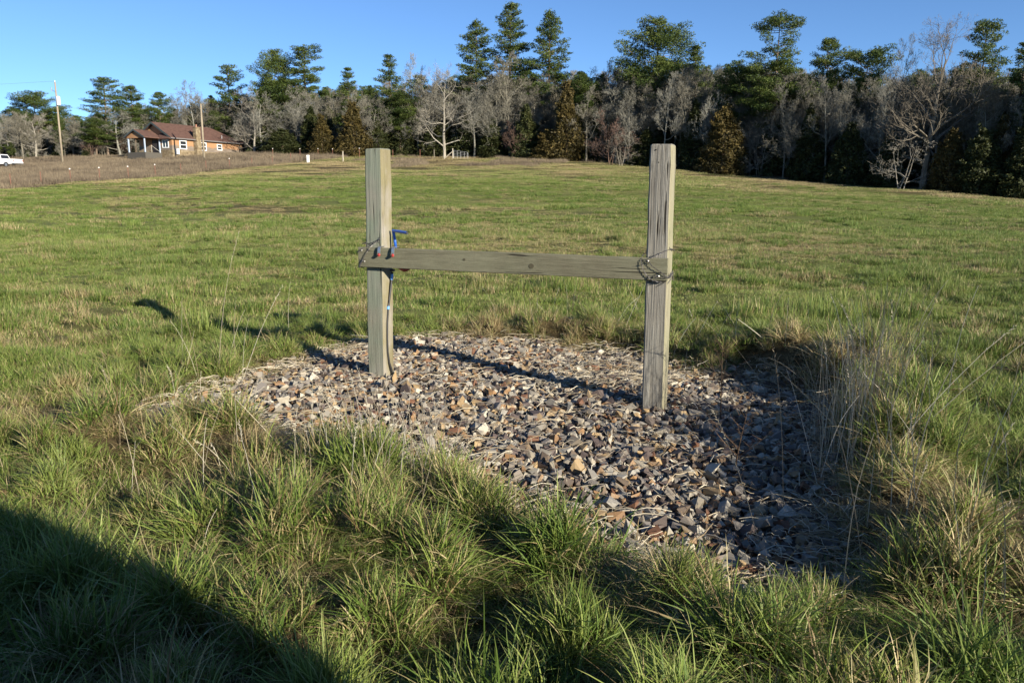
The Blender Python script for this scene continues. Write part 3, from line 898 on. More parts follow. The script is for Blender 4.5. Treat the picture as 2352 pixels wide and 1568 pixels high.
def build_hose():
    b0 = RM @ Vector((0.085, -0.02, 0.0))
    root = empty('hose', (b0.x, b0.y, 0.02), YAW)
    tag(root, 'thin black hose with pale blue tape hanging down the inner side of the left post', 'hose')
    def L(x, y, z): return (x - 0.085, y + 0.02, z - 0.02)
    pts = [(0.106, 0.030, 0.76), (0.104, 0.020, 0.70), (0.098, 0.000, 0.60), (0.090, -0.018, 0.50), (0.085, -0.028, 0.40), (0.083, -0.032, 0.28), (0.083, -0.030, 0.18), (0.086, -0.018, 0.10), (0.096, 0.004, 0.03), (0.108, 0.02, 0.0)]
    b = MB(); b.tube([L(*p) for p in pts], 0.0085, 8); b.build('tube', M['black_hose'], root, smooth=True)
    for p, q in (((0.1055, 0.0275, 0.745), (0.1043, 0.021, 0.705)), ((0.0915, -0.0150, 0.517), (0.0897, -0.0188, 0.495))):
        b = MB(); b.tube([L(*p), L(*q)], 0.0105, 10); b.build('tape_band', M['blue_tape'], root)
    b = MB(); b.tube([L(0.098, 0.03, 0.772), L(0.108, 0.028, 0.775), L(0.128, 0.022, 0.773)], [0.010, 0.011, 0.008], 8); b.build('clamp', M['wire'], root)
    b = MB(); b.tube([L(0.072, -0.012, 0.535), L(0.098, -0.026, 0.52), L(0.106, -0.020, 0.56)], 0.003, 6); b.build('staple', M['wire'], root)
build_hose()

def strand(pts, amp=0.0022, turns=60, rad=0.0014):
    """two wires twisted together along a polyline"""
    pts = [Vector(p) for p in pts]
    seg = [(pts[i + 1] - pts[i]).length for i in range(len(pts) - 1)]
    tot = sum(seg)
    n = max(24, int(tot / 0.007))
    b = MB()
    path = []
    for i in range(n + 1):
        s = tot * i / n
        k = 0
        while k < len(seg) - 1 and s > seg[k]: s -= seg[k]; k += 1
        path.append(pts[k].lerp(pts[k + 1], min(1, s / max(seg[k], 1e-6))))
    # soften corners
    for _ in range(2):
        path = [path[0]] + [(path[i - 1] + path[i] * 2 + path[i + 1]) / 4 for i in range(1, n)] + [path[-1]]
    for ph in (0, math.pi):
        q = []
        for i, p in enumerate(path):
            d = (path[min(i + 1, n)] - path[max(i - 1, 0)]).normalized()
            a = d.orthogonal().normalized(); c = d.cross(a)
            t = ph + 2 * math.pi * i / 7.0
            q.append(p + (a * math.cos(t) + c * math.sin(t)) * amp)
        b.tube(q, rad, 4)
    return b, path
def build_barbed(name_loc, pts_list, label, seed):
    root = empty('barbed_wire', name_loc, YAW)
    tag(root, label, 'barbed wire', 'barbed wire wound around the posts')
    r = random.Random(seed)
    o = Vector(name_loc)
    inv = (Matrix.Translation(o) @ Matrix.Rotation(YAW, 4, 'Z')).inverted() @ RM
    for pts in pts_list:
        b, path = strand([inv @ Vector(p) for p in pts])
        b.build('strand', M['wire'], root)
        i = r.randint(6, 10)
        while i < len(path) - 4:
            p = path[i]; d = (path[i + 1] - path[i - 1]).normalized()
            a = d.orthogonal().normalized(); c = d.cross(a)
            bb = MB()
            for k in range(2):
                t = r.uniform(0, math.pi)
                v = (a * math.cos(t) + c * math.sin(t))
                bb.tube([p + d * 0.004 * k - v * 0.016, p + d * 0.003 * k, p + v * 0.016 + d * 0.006], [0.0008, 0.0017, 0.0008], 4)
            cc = [p + d * (0.0025 * math.sin(q)) + (a * math.cos(q * 2) + c * math.sin(q * 2)) * 0.0042 for q in [w * 0.5 for w in range(8)]]
            bb.tube(cc, 0.0014, 4)
            bb.build('barb', M['wire'], root)
            i += r.randint(11, 16)
f = -0.118      # just in front of the rail
zL, zR = BZ0, BZ1
p0 = RM @ Vector((0, -0.12, 0.8))
build_barbed(tuple(p0), [
    [(-0.095, -0.06, zL + 0.062), (-0.090, f, zL + 0.028), (-0.05, f - .004, zL + 0.058), (0.0, f + 0.035, zL + 0.088), (0.06, -0.078, zL + 0.112), (0.079, -0.03, zL + 0.118), (0.08, 0.07, zL + 0.105)],
    [(-0.078, 0.05, zL + 0.098), (-0.078, -0.075, zL + 0.092), (0.0, -0.08, zL + 0.097), (0.074, -0.078, zL + 0.128), (0.08, 0.0, zL + 0.135), (0.078, 0.076, zL + 0.118)],
    [(-0.074, f, zL - 0.066), (-0.045, f - .003, zL - 0.02), (-0.01, f - .004, zL + 0.035), (0.015, f + .01, zL + 0.076), (0.05, -0.08, zL + 0.108), (0.079, -0.02, zL + 0.105)],
    [(-0.076, -0.06, zL - 0.08), (-0.08, f, zL - 0.068), (-0.06, f - .004, zL - 0.035), (-0.03, f - .006, zL - 0.012)],
], 'barbed wire wrapped around the left end of the rail and greenish post', 3)
p1 = RM @ Vector((LEN, -0.12, 0.8))
X = LEN
build_barbed(tuple(p1), [
    [(X - 0.078, 0.06, zR + 0.09), (X - 0.09, -0.06, zR + 0.088), (X - 0.092, f, zR + 0.062), (X - 0.085, f - .006, zR + 0.02), (X - 0.06, f - .004, zR - 0.03), (X - 0.02, f - .003, zR - 0.066), (X + 0.03, f + .01, zR - 0.078), (X + 0.078, -0.07, zR - 0.05), (X + 0.08, 0.05, zR - 0.02)],
    [(X - 0.092, f + .01, zR + 0.06), (X - 0.05, f - .005, zR + 0.055), (X - 0.02, f - .006, zR + 0.02), (X + 0.03, f - .004, zR - 0.012), (X + 0.066, f, zR - 0.04), (X + 0.082, -0.075, zR - 0.052), (X + 0.08, 0.06, zR - 0.03)],
    [(X - 0.055, f - .004, zR - 0.040), (X - 0.01, f - .006, zR - 0.042), (X + 0.03, f - .005, zR - 0.044), (X + 0.073, f, zR - 0.05), (X + 0.085, -0.06, zR - 0.045)],
    [(X - 0.05, f, zR + 0.062), (X + 0.0, f + .01, zR + 0.085), (X + 0.05, -0.078, zR + 0.112), (X + 0.079, -0.06, zR + 0.125), (X + 0.08, 0.07, zR + 0.11)],
    [(X + 0.075, f + .01, zR - 0.085), (X + 0.09, -0.08, zR - 0.06), (X + 0.082, -0.06, zR - 0.02), (X + 0.095, -0.02, zR - 0.05), (X + 0.08, 0.02, zR - 0.075)],
], 'barbed wire tangled around the right end of the rail and grey post', 8)

# ------------------------------------------------------------------ dead stalks, litter, a dead weed
def stalk_mat():
    m, nt, out = mat('dry_stalks')
    oi = attr(nt, 'b')
    c = ramp(nt, [(0, (0.26, 0.20, 0.12)), (0.5, (0.48, 0.42, 0.30)), (1, (0.64, 0.59, 0.47))], oi)
    bsdf(nt, out, c.outputs[0], 0.7, 0.2, transl=0.1)
    return m
M['stalk'] = stalk_mat()
def build_stalks():
    r = np.random.default_rng(22)
    V, F, B = [], [], []
    def one(x, y, L, az, th0, droop, rad, head=False):
        z = zg1(x, y) - 0.01
        k = 7
        P = np.array([x, y, z]); pts = [P]
        for i in range(k):
            th = th0 + droop * (i / k) ** 2
            a = az + r.normal(0, .06)
            P = P + np.array([math.sin(th) * math.cos(a), math.sin(th) * math.sin(a), math.cos(th)]) * L / k
            pts.append(P)
        b = MB(); b.tube(pts, [rad * (1 - 0.55 * i / k) for i in range(k + 1)], 3, False)
        if head:
            for i in range(14):
                t = pts[-2] + (pts[-1] - pts[-2]) * (i / 14.0) * 1.6
                d = r.normal(0, 1, 3); d /= np.linalg.norm(d)
                b.tube([t, t + d * 0.010 + (pts[-1] - pts[-2]) * 0.15], [0.0016, 0.0004], 3, False)
        n = len(V)
        V.extend(b.v); F.extend([tuple(i + n for i in q) for q in b.f]); B.extend([r.uniform()] * len(b.v))
    # (centre x, y, spread, count, length range, lean az centre, lean)
    for cx, cy, sp, cnt, l0, l1, ln in ((1.86, 4.05, 0.15, 85, 0.45, 0.80, 0.10), (1.98, 4.5, 0.30, 60, 0.35, 0.65, 0.2), (1.68, 3.55, 0.13, 34, 0.35, 0.65, 0.15),
                                       (1.9, 3.1, 0.4, 22, 0.4, 0.8, 0.7), (2.3, 5.3, 0.5, 26, 0.3, 0.55, 0.3),
                                       (-0.50, 3.40, 0.22, 90, 0.25, 0.5, 0.3), (-1.05, 3.75, 0.45, 24, 0.2, 0.5, 0.6),
                                       (-1.95, 5.2, 0.45, 12, 0.4, 0.8, 0.25), (-2.6, 4.8, 0.4, 12, 0.2, 0.4, 0.35), (-2.1, 4.2, 0.35, 12, 0.15, 0.35, 0.5),
                                       (0.3, 7.7, 0.9, 26, 0.3, 0.6, 0.35), (1.7, 6.3, 0.5, 26, 0.25, 0.5, 0.4), (-1.2, 3.2, 0.5, 16, 0.15, 0.32, 0.6),
                                       (1.5, 2.6, 0.35, 22, 0.2, 0.45, 0.5)):
        for i in range(cnt):
            x, y = cx + r.normal(0, sp), cy + r.normal(0, sp)
            if pad_sd(np.array([x]), np.array([y]))[0] < -0.12: continue
            one(x, y, r.uniform(l0, l1), r.uniform(0, 6.28), abs(r.normal(0, ln)), r.uniform(0, 0.7), r.uniform(0.0013, 0.0026), r.uniform() < 0.12)
    # a few long single stems of the photograph
    for px, D, ybase, L, az, th in ((470, 5.3, 0, 1.0, 0.4, 0.12), (520, 5.2, 0, 0.75, 0.9, 0.45), (430, 5.0, 0, 0.6, 2.6, 0.15), (2080, 3.4, 0, 0.85, 0.25, 0.75), (2150, 3.5, 0, 0.8, 0.2, 0.85), (1850, 3.2, 0, 0.75, 2.0, 0.10), (1800, 2.9, 0, 0.55, 2.4, 0.35)):
        x, y = at(px, D); one(x, y, L, az, th, 0.25, 0.0022, True)
    me = bpy.data.meshes.new('dry_stalks'); me.from_pydata([tuple(v) for v in V], [], F); me.materials.append(M['stalk'])
    fattr(me, 'b', B)
    o = link('dry_stalks', me)
    tag(o, 'thin pale dead grass stalks standing above the rank grass', kind='stuff')
    # litter: broken stems lying flat on the stones
    V, F, B = [], [], []
    for i in range(12000):
        x, y = r.uniform(-2.3, 2.2), r.uniform(2.3, 7.4)
        sd = pad_sd(np.array([x]), np.array([y]))[0]
        dens = 0.14 + 0.9 * math.exp(-(max(-sd, 0) / 0.16) ** 2) + 0.8 * math.exp(-((x - 0.85) / 0.6) ** 2 - ((y - 5.9) / 0.6) ** 2) + 0.5 * math.exp(-((x + 0.5) / 0.4) ** 2 - ((y - 3.9) / 0.35) ** 2)
        if sd > 0.12 or r.uniform() > dens: continue
        L = r.uniform(0.04, 0.22); a = r.uniform(0, 6.28); cu = r.normal(0, 1.2)
        z0 = zg1(x, y) + r.uniform(0.035, 0.065)
        pts = []
        for k in range(5):
            aa = a + cu * k / 5
            pts.append((x, y, z0 + 0.02 * math.sin(k / 4 * math.pi) * r.uniform(0, 1)))
            x += math.cos(aa) * L / 4; y += math.sin(aa) * L / 4
        b = MB(); b.tube(pts, r.uniform(0.0010, 0.0024), 3, False)
        n = len(V); V.extend(b.v); F.extend([tuple(q + n for q in w) for w in b.f]); B.extend([r.uniform() ** 1.5] * len(b.v))
    me = bpy.data.meshes.new('dead_stem_litter'); me.from_pydata(V, [], F); me.materials.append(M['stalk'])
    fattr(me, 'b', B)
    tag(link('dead_stem_litter', me), 'broken dead stems lying on the stones', kind='stuff')
build_stalks()
def build_dead_weed(x, y, h, label, seed):
    r = random.Random(seed)
    z = zg1(x, y)
    root = empty('dead_weed', (x, y, z))
    tag(root, label, 'weed')
    m = M.setdefault('weed_stem', simple('weed_stem', (0.085, 0.055, 0.035), 0.8, 0.2, 0, 0.4, 30))
    top = (r.uniform(-.05, .08), r.uniform(-.04, .04), h)
    pts = [(top[0] * t ** 1.5, top[1] * t, h * t - 0.02) for t in [i / 7 for i in range(8)]]
    b = MB(); b.tube(pts, [0.005 * (1 - 0.7 * i / 7) for i in range(8)], 5); st = b.build('stem', m, root)
    for i in range(15):
        t = r.uniform(0.3, 1.0); p = Vector((top[0] * t ** 1.5, top[1] * t, h * t - .02))
        a = r.uniform(0, 6.28); L = r.uniform(0.06, 0.2) * (1.2 - t * 0.6)
        q = [p + Vector((math.cos(a) * L * s, math.sin(a) * L * s, L * (0.8 * s + 0.2 * s * s))) for s in (0, .35, .7, 1)]
        b = MB(); b.tube(q, [0.0022, 0.0017, 0.0013, 0.0008], 3)
        for k in range(4):
            s = r.choice(q[1:]); aa = r.uniform(0, 6.28); l2 = L * 0.35
            b.tube([s, s + Vector((math.cos(aa) * l2, math.sin(aa) * l2, l2 * r.uniform(.2, .9)))], [0.0011, 0.0006], 3)
        b.build('twig', m, root)
x, y = at(1680, 4.55); build_dead_weed(x, y, 0.55, 'tall dark dead weed with bare side twigs in the stones right of the grey post', 4)
x, y = at(1722, 3.75); build_dead_weed(x, y, 0.33, 'short dark dead weed stub in the stones in front of the taller weed', 6)

# ------------------------------------------------------------------ trees
def leaf_mat(name, stops, transl=0.2, rough=0.6):
    m, nt, out = mat(name)
    b = attr(nt, 'b')
    oi = nt.nodes.new('ShaderNodeObjectInfo')
    c = ramp(nt, stops, b).outputs[0]
    c = mixc(nt, math_(nt, 'MULTIPLY', oi.outputs['Random'], 0.45), c, mixc(nt, 1.0, c, (0.75, 0.80, 0.7), 'MULTIPLY'))
    bsdf(nt, out, c, rough, 0.25, transl=transl)
    return m
def bark_mat(name, dark, light):
    m, nt, out = mat(name)
    oi = nt.nodes.new('ShaderNodeObjectInfo')
    n = noise(nt, objco(nt, (1, 1, 0.3)), 6, 4)
    c = ramp(nt, [(0.3, dark), (0.7, light)], n).outputs[0]
    c = mixc(nt, oi.outputs['Random'], c, mixc(nt, 1.0, c, (0.70, 0.67, 0.63), 'MULTIPLY'))
    bsdf(nt, out, c, 0.9, 0.15)
    return m
M['pine'] = leaf_mat('pine_needles', [(0, (0.028, 0.052, 0.014)), (0.5, (0.068, 0.099, 0.022)), (1, (0.136, 0.163, 0.036))])
M['cedar'] = leaf_mat('cedar_green', [(0, (0.022, 0.03, 0.010)), (0.6, (0.05, 0.058, 0.018)), (1, (0.085, 0.085, 0.026))], 0.12)
M['bronze'] = leaf_mat('cedar_bronze', [(0, (0.035, 0.03, 0.010)), (0.6, (0.095, 0.072, 0.022)), (1, (0.15, 0.105, 0.032))], 0.12)
M['pine_bark'] = bark_mat('pine_bark', (0.10, 0.075, 0.055), (0.24, 0.185, 0.14))
M['grey_bark'] = bark_mat('grey_bark', (0.149, 0.145, 0.122), (0.306, 0.299, 0.252))
M['pale_bark'] = bark_mat('pale_bark', (0.210, 0.191, 0.157), (0.358, 0.333, 0.278))
M['oak_bark'] = bark_mat('oak_bark', (0.10, 0.088, 0.07), (0.23, 0.205, 0.165))
M['red_bark'] = bark_mat('reddish_twigs', (0.102, 0.064, 0.051), (0.212, 0.145, 0.111))
M['tan_bark'] = bark_mat('tan_twigs', (0.132, 0.125, 0.099), (0.264, 0.248, 0.198))

def leaf_tris(C, size, r, upbias=0.4, elong=1.0, wid=0.6):
    """one randomly turned triangle per centre point"""
    n = len(C)
    a = r.normal(0, 1, (n, 3)); a[:, 2] *= (1 - upbias * 0.5); a /= np.linalg.norm(a, axis=1)[:, None]
    nn = r.normal(0, 1, (n, 3)); nn[:, 2] += upbias * 2 * np.sign(r.uniform(-.15, 1, n))
    b = np.cross(nn, a); b /= np.maximum(np.linalg.norm(b, axis=1)[:, None], 1e-6)
    s = size * r.uniform(0.6, 1.4, n)[:, None]
    V = np.stack([C - a * s * elong, C + a * s * elong * 0.6 + b * s * wid, C + a * s * elong * 0.6 - b * s * wid], 1).reshape(-1, 3)
    F = np.arange(3 * n).reshape(-1, 3)
    return V, F
def pine_meshes(seed, H=20.0, c0=0.45, Rm=3.4, prof=None, nb=46, puffs=4, per=34, whorl=True, flat=0.5, psz=0.62, size=0.15, rise=0.35, sway=0.5):
    r = np.random.default_rng(seed); rd = random.Random(seed)
    tk = []
    ax, ay = rd.uniform(-sway, sway), rd.uniform(-sway, sway)
    ph = rd.uniform(0, 6)
    def axis(t): return Vector((ax * t * t + 0.12 * math.sin(5 * t + ph), ay * t * t, H * t))
    b = MB()
    b.tube([axis(i / 10) - Vector((0, 0, 0.3 if i == 0 else 0)) for i in range(11)], [0.24 * (1 - 0.86 * i / 10) * H / 20 for i in range(11)], 7)
    C = []; BB = []
    levels = np.sort(r.uniform(0, 1, nb)) if not whorl else np.sort(np.linspace(0, 0.97, max(3, nb // 5))[np.arange(nb) % max(3, nb // 5)] + r.normal(0, .026, nb))
    for i, u in enumerate(levels):
        u = float(np.clip(u, 0, 0.99))
        t = c0 + (1 - c0) * u
        Lb = Rm * prof(u) * rd.uniform(0.42, 1.2)
        if Lb < 0.15: Lb = 0.15
        az = i * 2.399 + rd.uniform(-.5, .5)
        p = axis(t)
        up = rise * (0.4 + 1.2 * u) + rd.uniform(-.12, .15)
        d = Vector((math.cos(az), math.sin(az), 0))
        q = [p + d * (Lb * s) + Vector((0, 0, Lb * up * (s ** 1.4) - 0.06 * Lb * math.sin(s * 3))) for s in (0, .35, .7, 1)]
        b.tube(q, [0.055, 0.04, 0.026, 0.012], 3, False)
        shade = rd.uniform(0.15, 1.0)
        npf = max(1, int(round(puffs * (0.35 + Lb / Rm))))
        for k in range(npf):
            s = 0.42 + 0.6 * (k + 0.5) / npf if npf > 1 else 0.8
            side = Vector((-d.y, d.x, 0)) * rd.uniform(-.32, .32) * Lb * (0.4 + 0.3 * s)
            c = p + d * (Lb * s) + side + Vector((0, 0, Lb * up * (s ** 1.4) + 0.1))
            pr = psz * rd.uniform(0.65, 1.25) * (0.75 + 0.25 * Lb / Rm)
            n = int(per * 1.7 * (pr / psz) ** 2)
            g = r.normal(0, 1, (n, 3)); g /= np.linalg.norm(g, axis=1)[:, None]; g *= r.uniform(0.35, 1, n)[:, None] ** 0.6 * pr
            g[:, 2] *= flat
            C.append(g + np.array(c)); BB.append(np.clip(shade * 0.6 + 0.4 * r.uniform(0, 1, n), 0, 1))
    # leading shoot
    g = r.normal(0, 0.22, (per, 3)) + np.array(axis(1.0)); C.append(g); BB.append(r.uniform(0.3, 1, per))
    C = np.concatenate(C); BB = np.concatenate(BB)
    V, F = leaf_tris(C, size, r, 0.35, 1.15, 0.30)
    me = np_mesh('crown', V, F, M['pine']); fattr(me, 'b', np.repeat(BB, 3))
    mt = bpy.data.meshes.new('trunk'); mt.from_pydata(b.v, [], b.f); mt.materials.append(M['pine_bark'])
    return mt, me, float(np.percentile(C[:, 2], 99.8)), C[:, 0].std() * 2.0
def cedar_meshes(seed, H=9.0, Rm=2.3, n=9500, matn='cedar', power=0.75, size=0.13, open_=0.0):
    r = np.random.default_rng(seed); rd = random.Random(seed)
    h = r.uniform(0, 1, n) ** 1.15
    az = r.uniform(0, 2 * np.pi, n)
    lump = 0.42 + 1.15 * (fbm(az * 1.6 + np.sin(az) * 2, h * 8, seed, 3))
    prof = np.clip((1 - h) ** power * (0.72 + 0.28 * sstep(0, 0.12, h)), 0.02, 1)
    rad = Rm * prof * lump * (1 - 0.5 * r.uniform(0, 1, n) ** 2.2)
    C = np.stack([rad * np.cos(az), rad * np.sin(az), h * H * 0.98 + 0.1 - 0.12 * rad + r.normal(0, .08, n)], 1)
    # short spires breaking the outline
    m = n // 8
    ka = r.uniform(0, 2 * np.pi, 26); kh = r.uniform(0.1, 0.95, 26)
    ki = r.integers(0, 26, m); s = r.uniform(0.3, 1.0, m)
    kr = Rm * np.clip((1 - kh[ki]) ** power, 0.05, 1) * (0.7 + 0.45 * s)
    C2 = np.stack([kr * np.cos(ka[ki]) + r.normal(0, .12, m), kr * np.sin(ka[ki]) + r.normal(0, .12, m), kh[ki] * H + s * 0.7 + r.normal(0, .12, m)], 1)
    C = np.concatenate([C, C2])
    b = np.clip(0.25 + 0.9 * (fbm(C[:, 0] * 1.3 + 7, C[:, 2] * 1.3 + C[:, 1], seed + 3, 2) - 0.25) + r.normal(0, .15, len(C)), 0, 1)
    V, F = leaf_tris(C, size, r, 0.1, 1.25)
    me = np_mesh('crown', V, F, M[matn]); fattr(me, 'b', np.repeat(b, 3))
    t = MB(); t.tube([(0, 0, -0.3), (0.05, 0, H * 0.4), (0, 0, H * 0.9)], [0.16, 0.11, 0.02], 6)
    mt = bpy.data.meshes.new('trunk'); mt.from_pydata(t.v, [], t.f); mt.materials.append(M['pine_bark'])
    return mt, me, float(np.percentile(C[:, 2], 99.7)), Rm
def bare_meshes(seed, H=14.0, spread=0.9, first=0.22, nl=(12, 8, 8, 8), up=0.25, bark='grey_bark', trad=0.22, lean=0.0, droop=0.0, trunks=1, twig=0.0115):
    rd = random.Random(seed)
    tr = MB(); br = MB(); tw_v = []; tw_f = []
    def ribbon(pts, w):
        n0 = len(tw_v)
        d = (pts[-1] - pts[0]); a = d.orthogonal().normalized()
        a = (a + d.cross(a).normalized() * rd.uniform(-1.5, 1.5)).normalized()
        for i, p in enumerate(pts):
            ww = w * (1 - 0.6 * i / (len(pts) - 1))
            tw_v.append(p - a * ww); tw_v.append(p + a * ww)
        for i in range(len(pts) - 1):
            tw_f.append((n0 + 2 * i, n0 + 2 * i + 1, n0 + 2 * i + 3, n0 + 2 * i + 2))
    def path(p, d, L, k, jit, upw):
        pts = [p.copy()]; dd = d.copy()
        for i in range(k):
            dd = (dd + Vector((rd.gauss(0, jit), rd.gauss(0, jit), rd.gauss(0, jit) + upw))).normalized()
            p = p + dd * (L / k); pts.append(p.copy())
        return pts, dd
    def grow(p, d, L, rad, lev):
        k = 5 if lev <= 1 else (4 if lev == 2 else 3)
        pts, dd = path(p, d, L, k, 0.16 + 0.03 * lev, up * (0.35 if lev < 2 else 0.25) - droop * (0.1 if lev > 0 else 0))
        rads = [rad * (1 - 0.72 * i / k) for i in range(k + 1)]
        if lev <= 2: br.tube(pts, rads, 4 if lev < 2 else 3, False)
        else: ribbon(pts, max(rad, twig))
        if lev >= 4: return
        m = nl[lev] if lev < len(nl) else 0
        for i in range(m):
            t = rd.uniform(0.25, 1.0) if lev > 0 else rd.uniform(0.2, 1.0)
            f = t * k; i0 = min(int(f), k - 1); q = pts[i0].lerp(pts[i0 + 1], f - i0)
            seg = (pts[i0 + 1] - pts[i0]).normalized()
            ax = seg.orthogonal().normalized(); ax = Matrix.Rotation(rd.uniform(0, 6.28), 3, seg) @ ax
            ang = rd.uniform(0.45, 1.05)
            nd = (seg * math.cos(ang) + ax * math.sin(ang)).normalized()
            grow(q, nd, L * rd.uniform(0.38, 0.62) * (1.15 - 0.4 * t), max(rad * 0.45 * (1.1 - 0.5 * t), twig * 0.8), lev + 1)
    for tk in range(trunks):
        off = Vector((rd.uniform(-.5, .5), rd.uniform(-.5, .5), 0)) if trunks > 1 else Vector((0, 0, 0))
        d0 = Vector((lean + (rd.uniform(-.35, .35) if trunks > 1 else rd.uniform(-.06, .06)), rd.uniform(-.1, .1), 1)).normalized()
        pts, _ = path(off - Vector((0, 0, 0.3)), d0, H * 0.80, 9, 0.045, 0.06)
        rads = [trad * (1 - 0.82 * i / 9) for i in range(10)]
        tr.tube(pts, rads, 6)
        nb = nl[0] if trunks == 1 else max(4, nl[0] // trunks + 1)
        for i in range(nb):
            t = first + (1 - first) * (i + rd.uniform(0, 1)) / nb
            t = min(t, 0.999)
            f = t * 9; i0 = min(int(f), 8); q = pts[i0].lerp(pts[i0 + 1], f - i0)
            az = i * 2.4 + rd.uniform(-.6, .6)
            el = rd.uniform(0.15, 0.7) + 0.65 * max(0, t - 0.55) / 0.45 * 1.0
            nd = Vector((math.cos(az) * math.cos(el), math.sin(az) * math.cos(el), math.sin(el)))
            Lb = H * spread * 0.42 * (1.15 - 0.62 * t) * rd.uniform(0.7, 1.15)
            grow(q, nd, Lb, rads[i0] * rd.uniform(0.42, 0.6), 1)
    mt = bpy.data.meshes.new('trunk'); mt.from_pydata(tr.v, [], tr.f); mt.materials.append(M[bark])
    n0 = len(br.v)
    mc = bpy.data.meshes.new('branches')
    mc.from_pydata([tuple(v) for v in br.v] + [tuple(v) for v in tw_v], [], br.f + [tuple(i + n0 for i in q) for q in tw_f]); mc.materials.append(M[bark])
    co = np.array([v[:] for v in tw_v]) if tw_v else np.array(br.v)
    top = np.percentile(co[:, 2], 99.5)
    return mt, mc, float(top), float(np.percentile(np.abs(co[:, 0]), 96))

LIB = {}
pr_cone = lambda u: (1 - u) ** 0.7 * (0.7 + 0.3 * min(1, u * 5)) + 0.05
pr_round = lambda u: max(0.12, math.sin(math.pi * min(1, 0.16 + 0.80 * u))) ** 0.8
pr_umb = lambda u: 0.45 + 0.6 * u if u < 0.7 else 1.0 - 1.6 * (u - 0.7)
pr_tier = lambda u: (0.68 + 0.32 * math.sin(u * 7.0 + 0.6)) * (1.0 - 0.62 * u)
LIB['pineC1'] = pine_meshes(101, 20, 0.44, 3.7, pr_cone, 84, 5, 36, True, 0.40, 0.66)
LIB['pineC2'] = pine_meshes(102, 20, 0.36, 3.8, pr_cone, 92, 5, 36, True, 0.42, 0.70)
LIB['pineC3'] = pine_meshes(103, 18, 0.30, 3.3, pr_cone, 86, 5, 36, False, 0.5, 0.68)
LIB['pineR1'] = pine_meshes(104, 18, 0.40, 4.3, pr_round, 96, 5, 44, False, 0.6, 0.82)
LIB['pineR2'] = pine_meshes(105, 18, 0.34, 3.6, pr_round, 92, 5, 44, False, 0.6, 0.78)
LIB['pineR3'] = pine_meshes(106, 18, 0.45, 3.4, pr_round, 74, 5, 44, False, 0.55, 0.74)
LIB['pineT1'] = pine_meshes(107, 20, 0.40, 5.0, lambda u: 1.0 - 0.5 * u, 66, 6, 54, False, 0.5, 0.95, rise=0.22)
LIB['pineT2'] = pine_meshes(118, 20, 0.34, 4.0, lambda u: 1.0 - 0.60 * u, 70, 5, 46, False, 0.5, 0.82, rise=0.25)
LIB['pineU1'] = pine_meshes(109, 17, 0.62, 3.6, pr_umb, 50, 5, 44, False, 0.5, 0.8)
LIB['pineS1'] = pine_meshes(110, 16, 0.38, 2.6, pr_round, 46, 4, 28, False, 0.5, 0.62)
LIB['cedar1'] = cedar_meshes(201, 9, 2.3)
LIB['cedar2'] = cedar_meshes(202, 8, 2.6, power=0.6)
LIB['cedar3'] = cedar_meshes(203, 10, 2.2, power=0.9)
LIB['bronze1'] = cedar_meshes(204, 10, 2.4, matn='bronze', power=0.7)
LIB['bronze2'] = cedar_meshes(205, 8, 2.4, matn='bronze', power=0.55)
LIB['bareA'] = bare_meshes(301, 14, 1.0, 0.25)
LIB['bareB'] = bare_meshes(302, 13, 0.8, 0.30, bark='tan_bark', up=0.35)
LIB['bareC'] = bare_meshes(303, 13, 0.7, 0.35, bark='tan_bark', up=0.5, trunks=2, trad=0.15)
LIB['bareD'] = bare_meshes(304, 15, 0.75, 0.35, bark='grey_bark', up=0.45)
LIB['oakP'] = bare_meshes(305, 14, 1.15, 0.12, (13, 7, 7, 6), bark='pale_bark', up=0.18, droop=0.05, trad=0.26)
LIB['oakB'] = bare_meshes(306, 17, 1.05, 0.16, (15, 8, 7, 6), bark='oak_bark', up=0.38, trad=0.36)
LIB['shrubR'] = bare_meshes(307, 6, 1.2, 0.10, (10, 6, 5, 4), bark='red_bark', up=0.4, trunks=4, trad=0.07)
LIB['shrubG'] = bare_meshes(308, 6, 1.4, 0.10, (10, 6, 5, 3), bark='pale_bark', up=0.15, droop=0.3, trunks=3, trad=0.08)

def plant(kind, px, ytop, halfw, off, label, cat='tree', group='trees along the far edge of the pasture', rz=None):
    D = float(np.interp(px, T_PX, T_D)) + off
    x, y = at(px, D)
    zb = float(zbase(np.array([x]), np.array([y]))[0])
    h = zat(ytop, D) - zb
    mt, mc, H, W = LIB[kind]
    sz = h / H
    sx = halfw / FPX * D / W * (1.04 if kind.startswith('pine') else 1.0) if halfw else sz
    fam = {'pine': 'pine_tree', 'ceda': 'cedar_tree', 'bron': 'cedar_tree', 'bare': 'bare_tree', 'oakP': 'bare_tree', 'oakB': 'bare_tree', 'shru': 'bare_shrub'}[kind[:4]]
    root = empty(fam, (x, y, zb), random.uniform(0, 6.28) if rz is None else rz)
    root.scale = (sx, sx, sz)
    tag(root, label, cat, group)
    link('trunk', mt, root)
    link('branches' if fam.startswith('bare') else 'crown', mc, root)
    return root

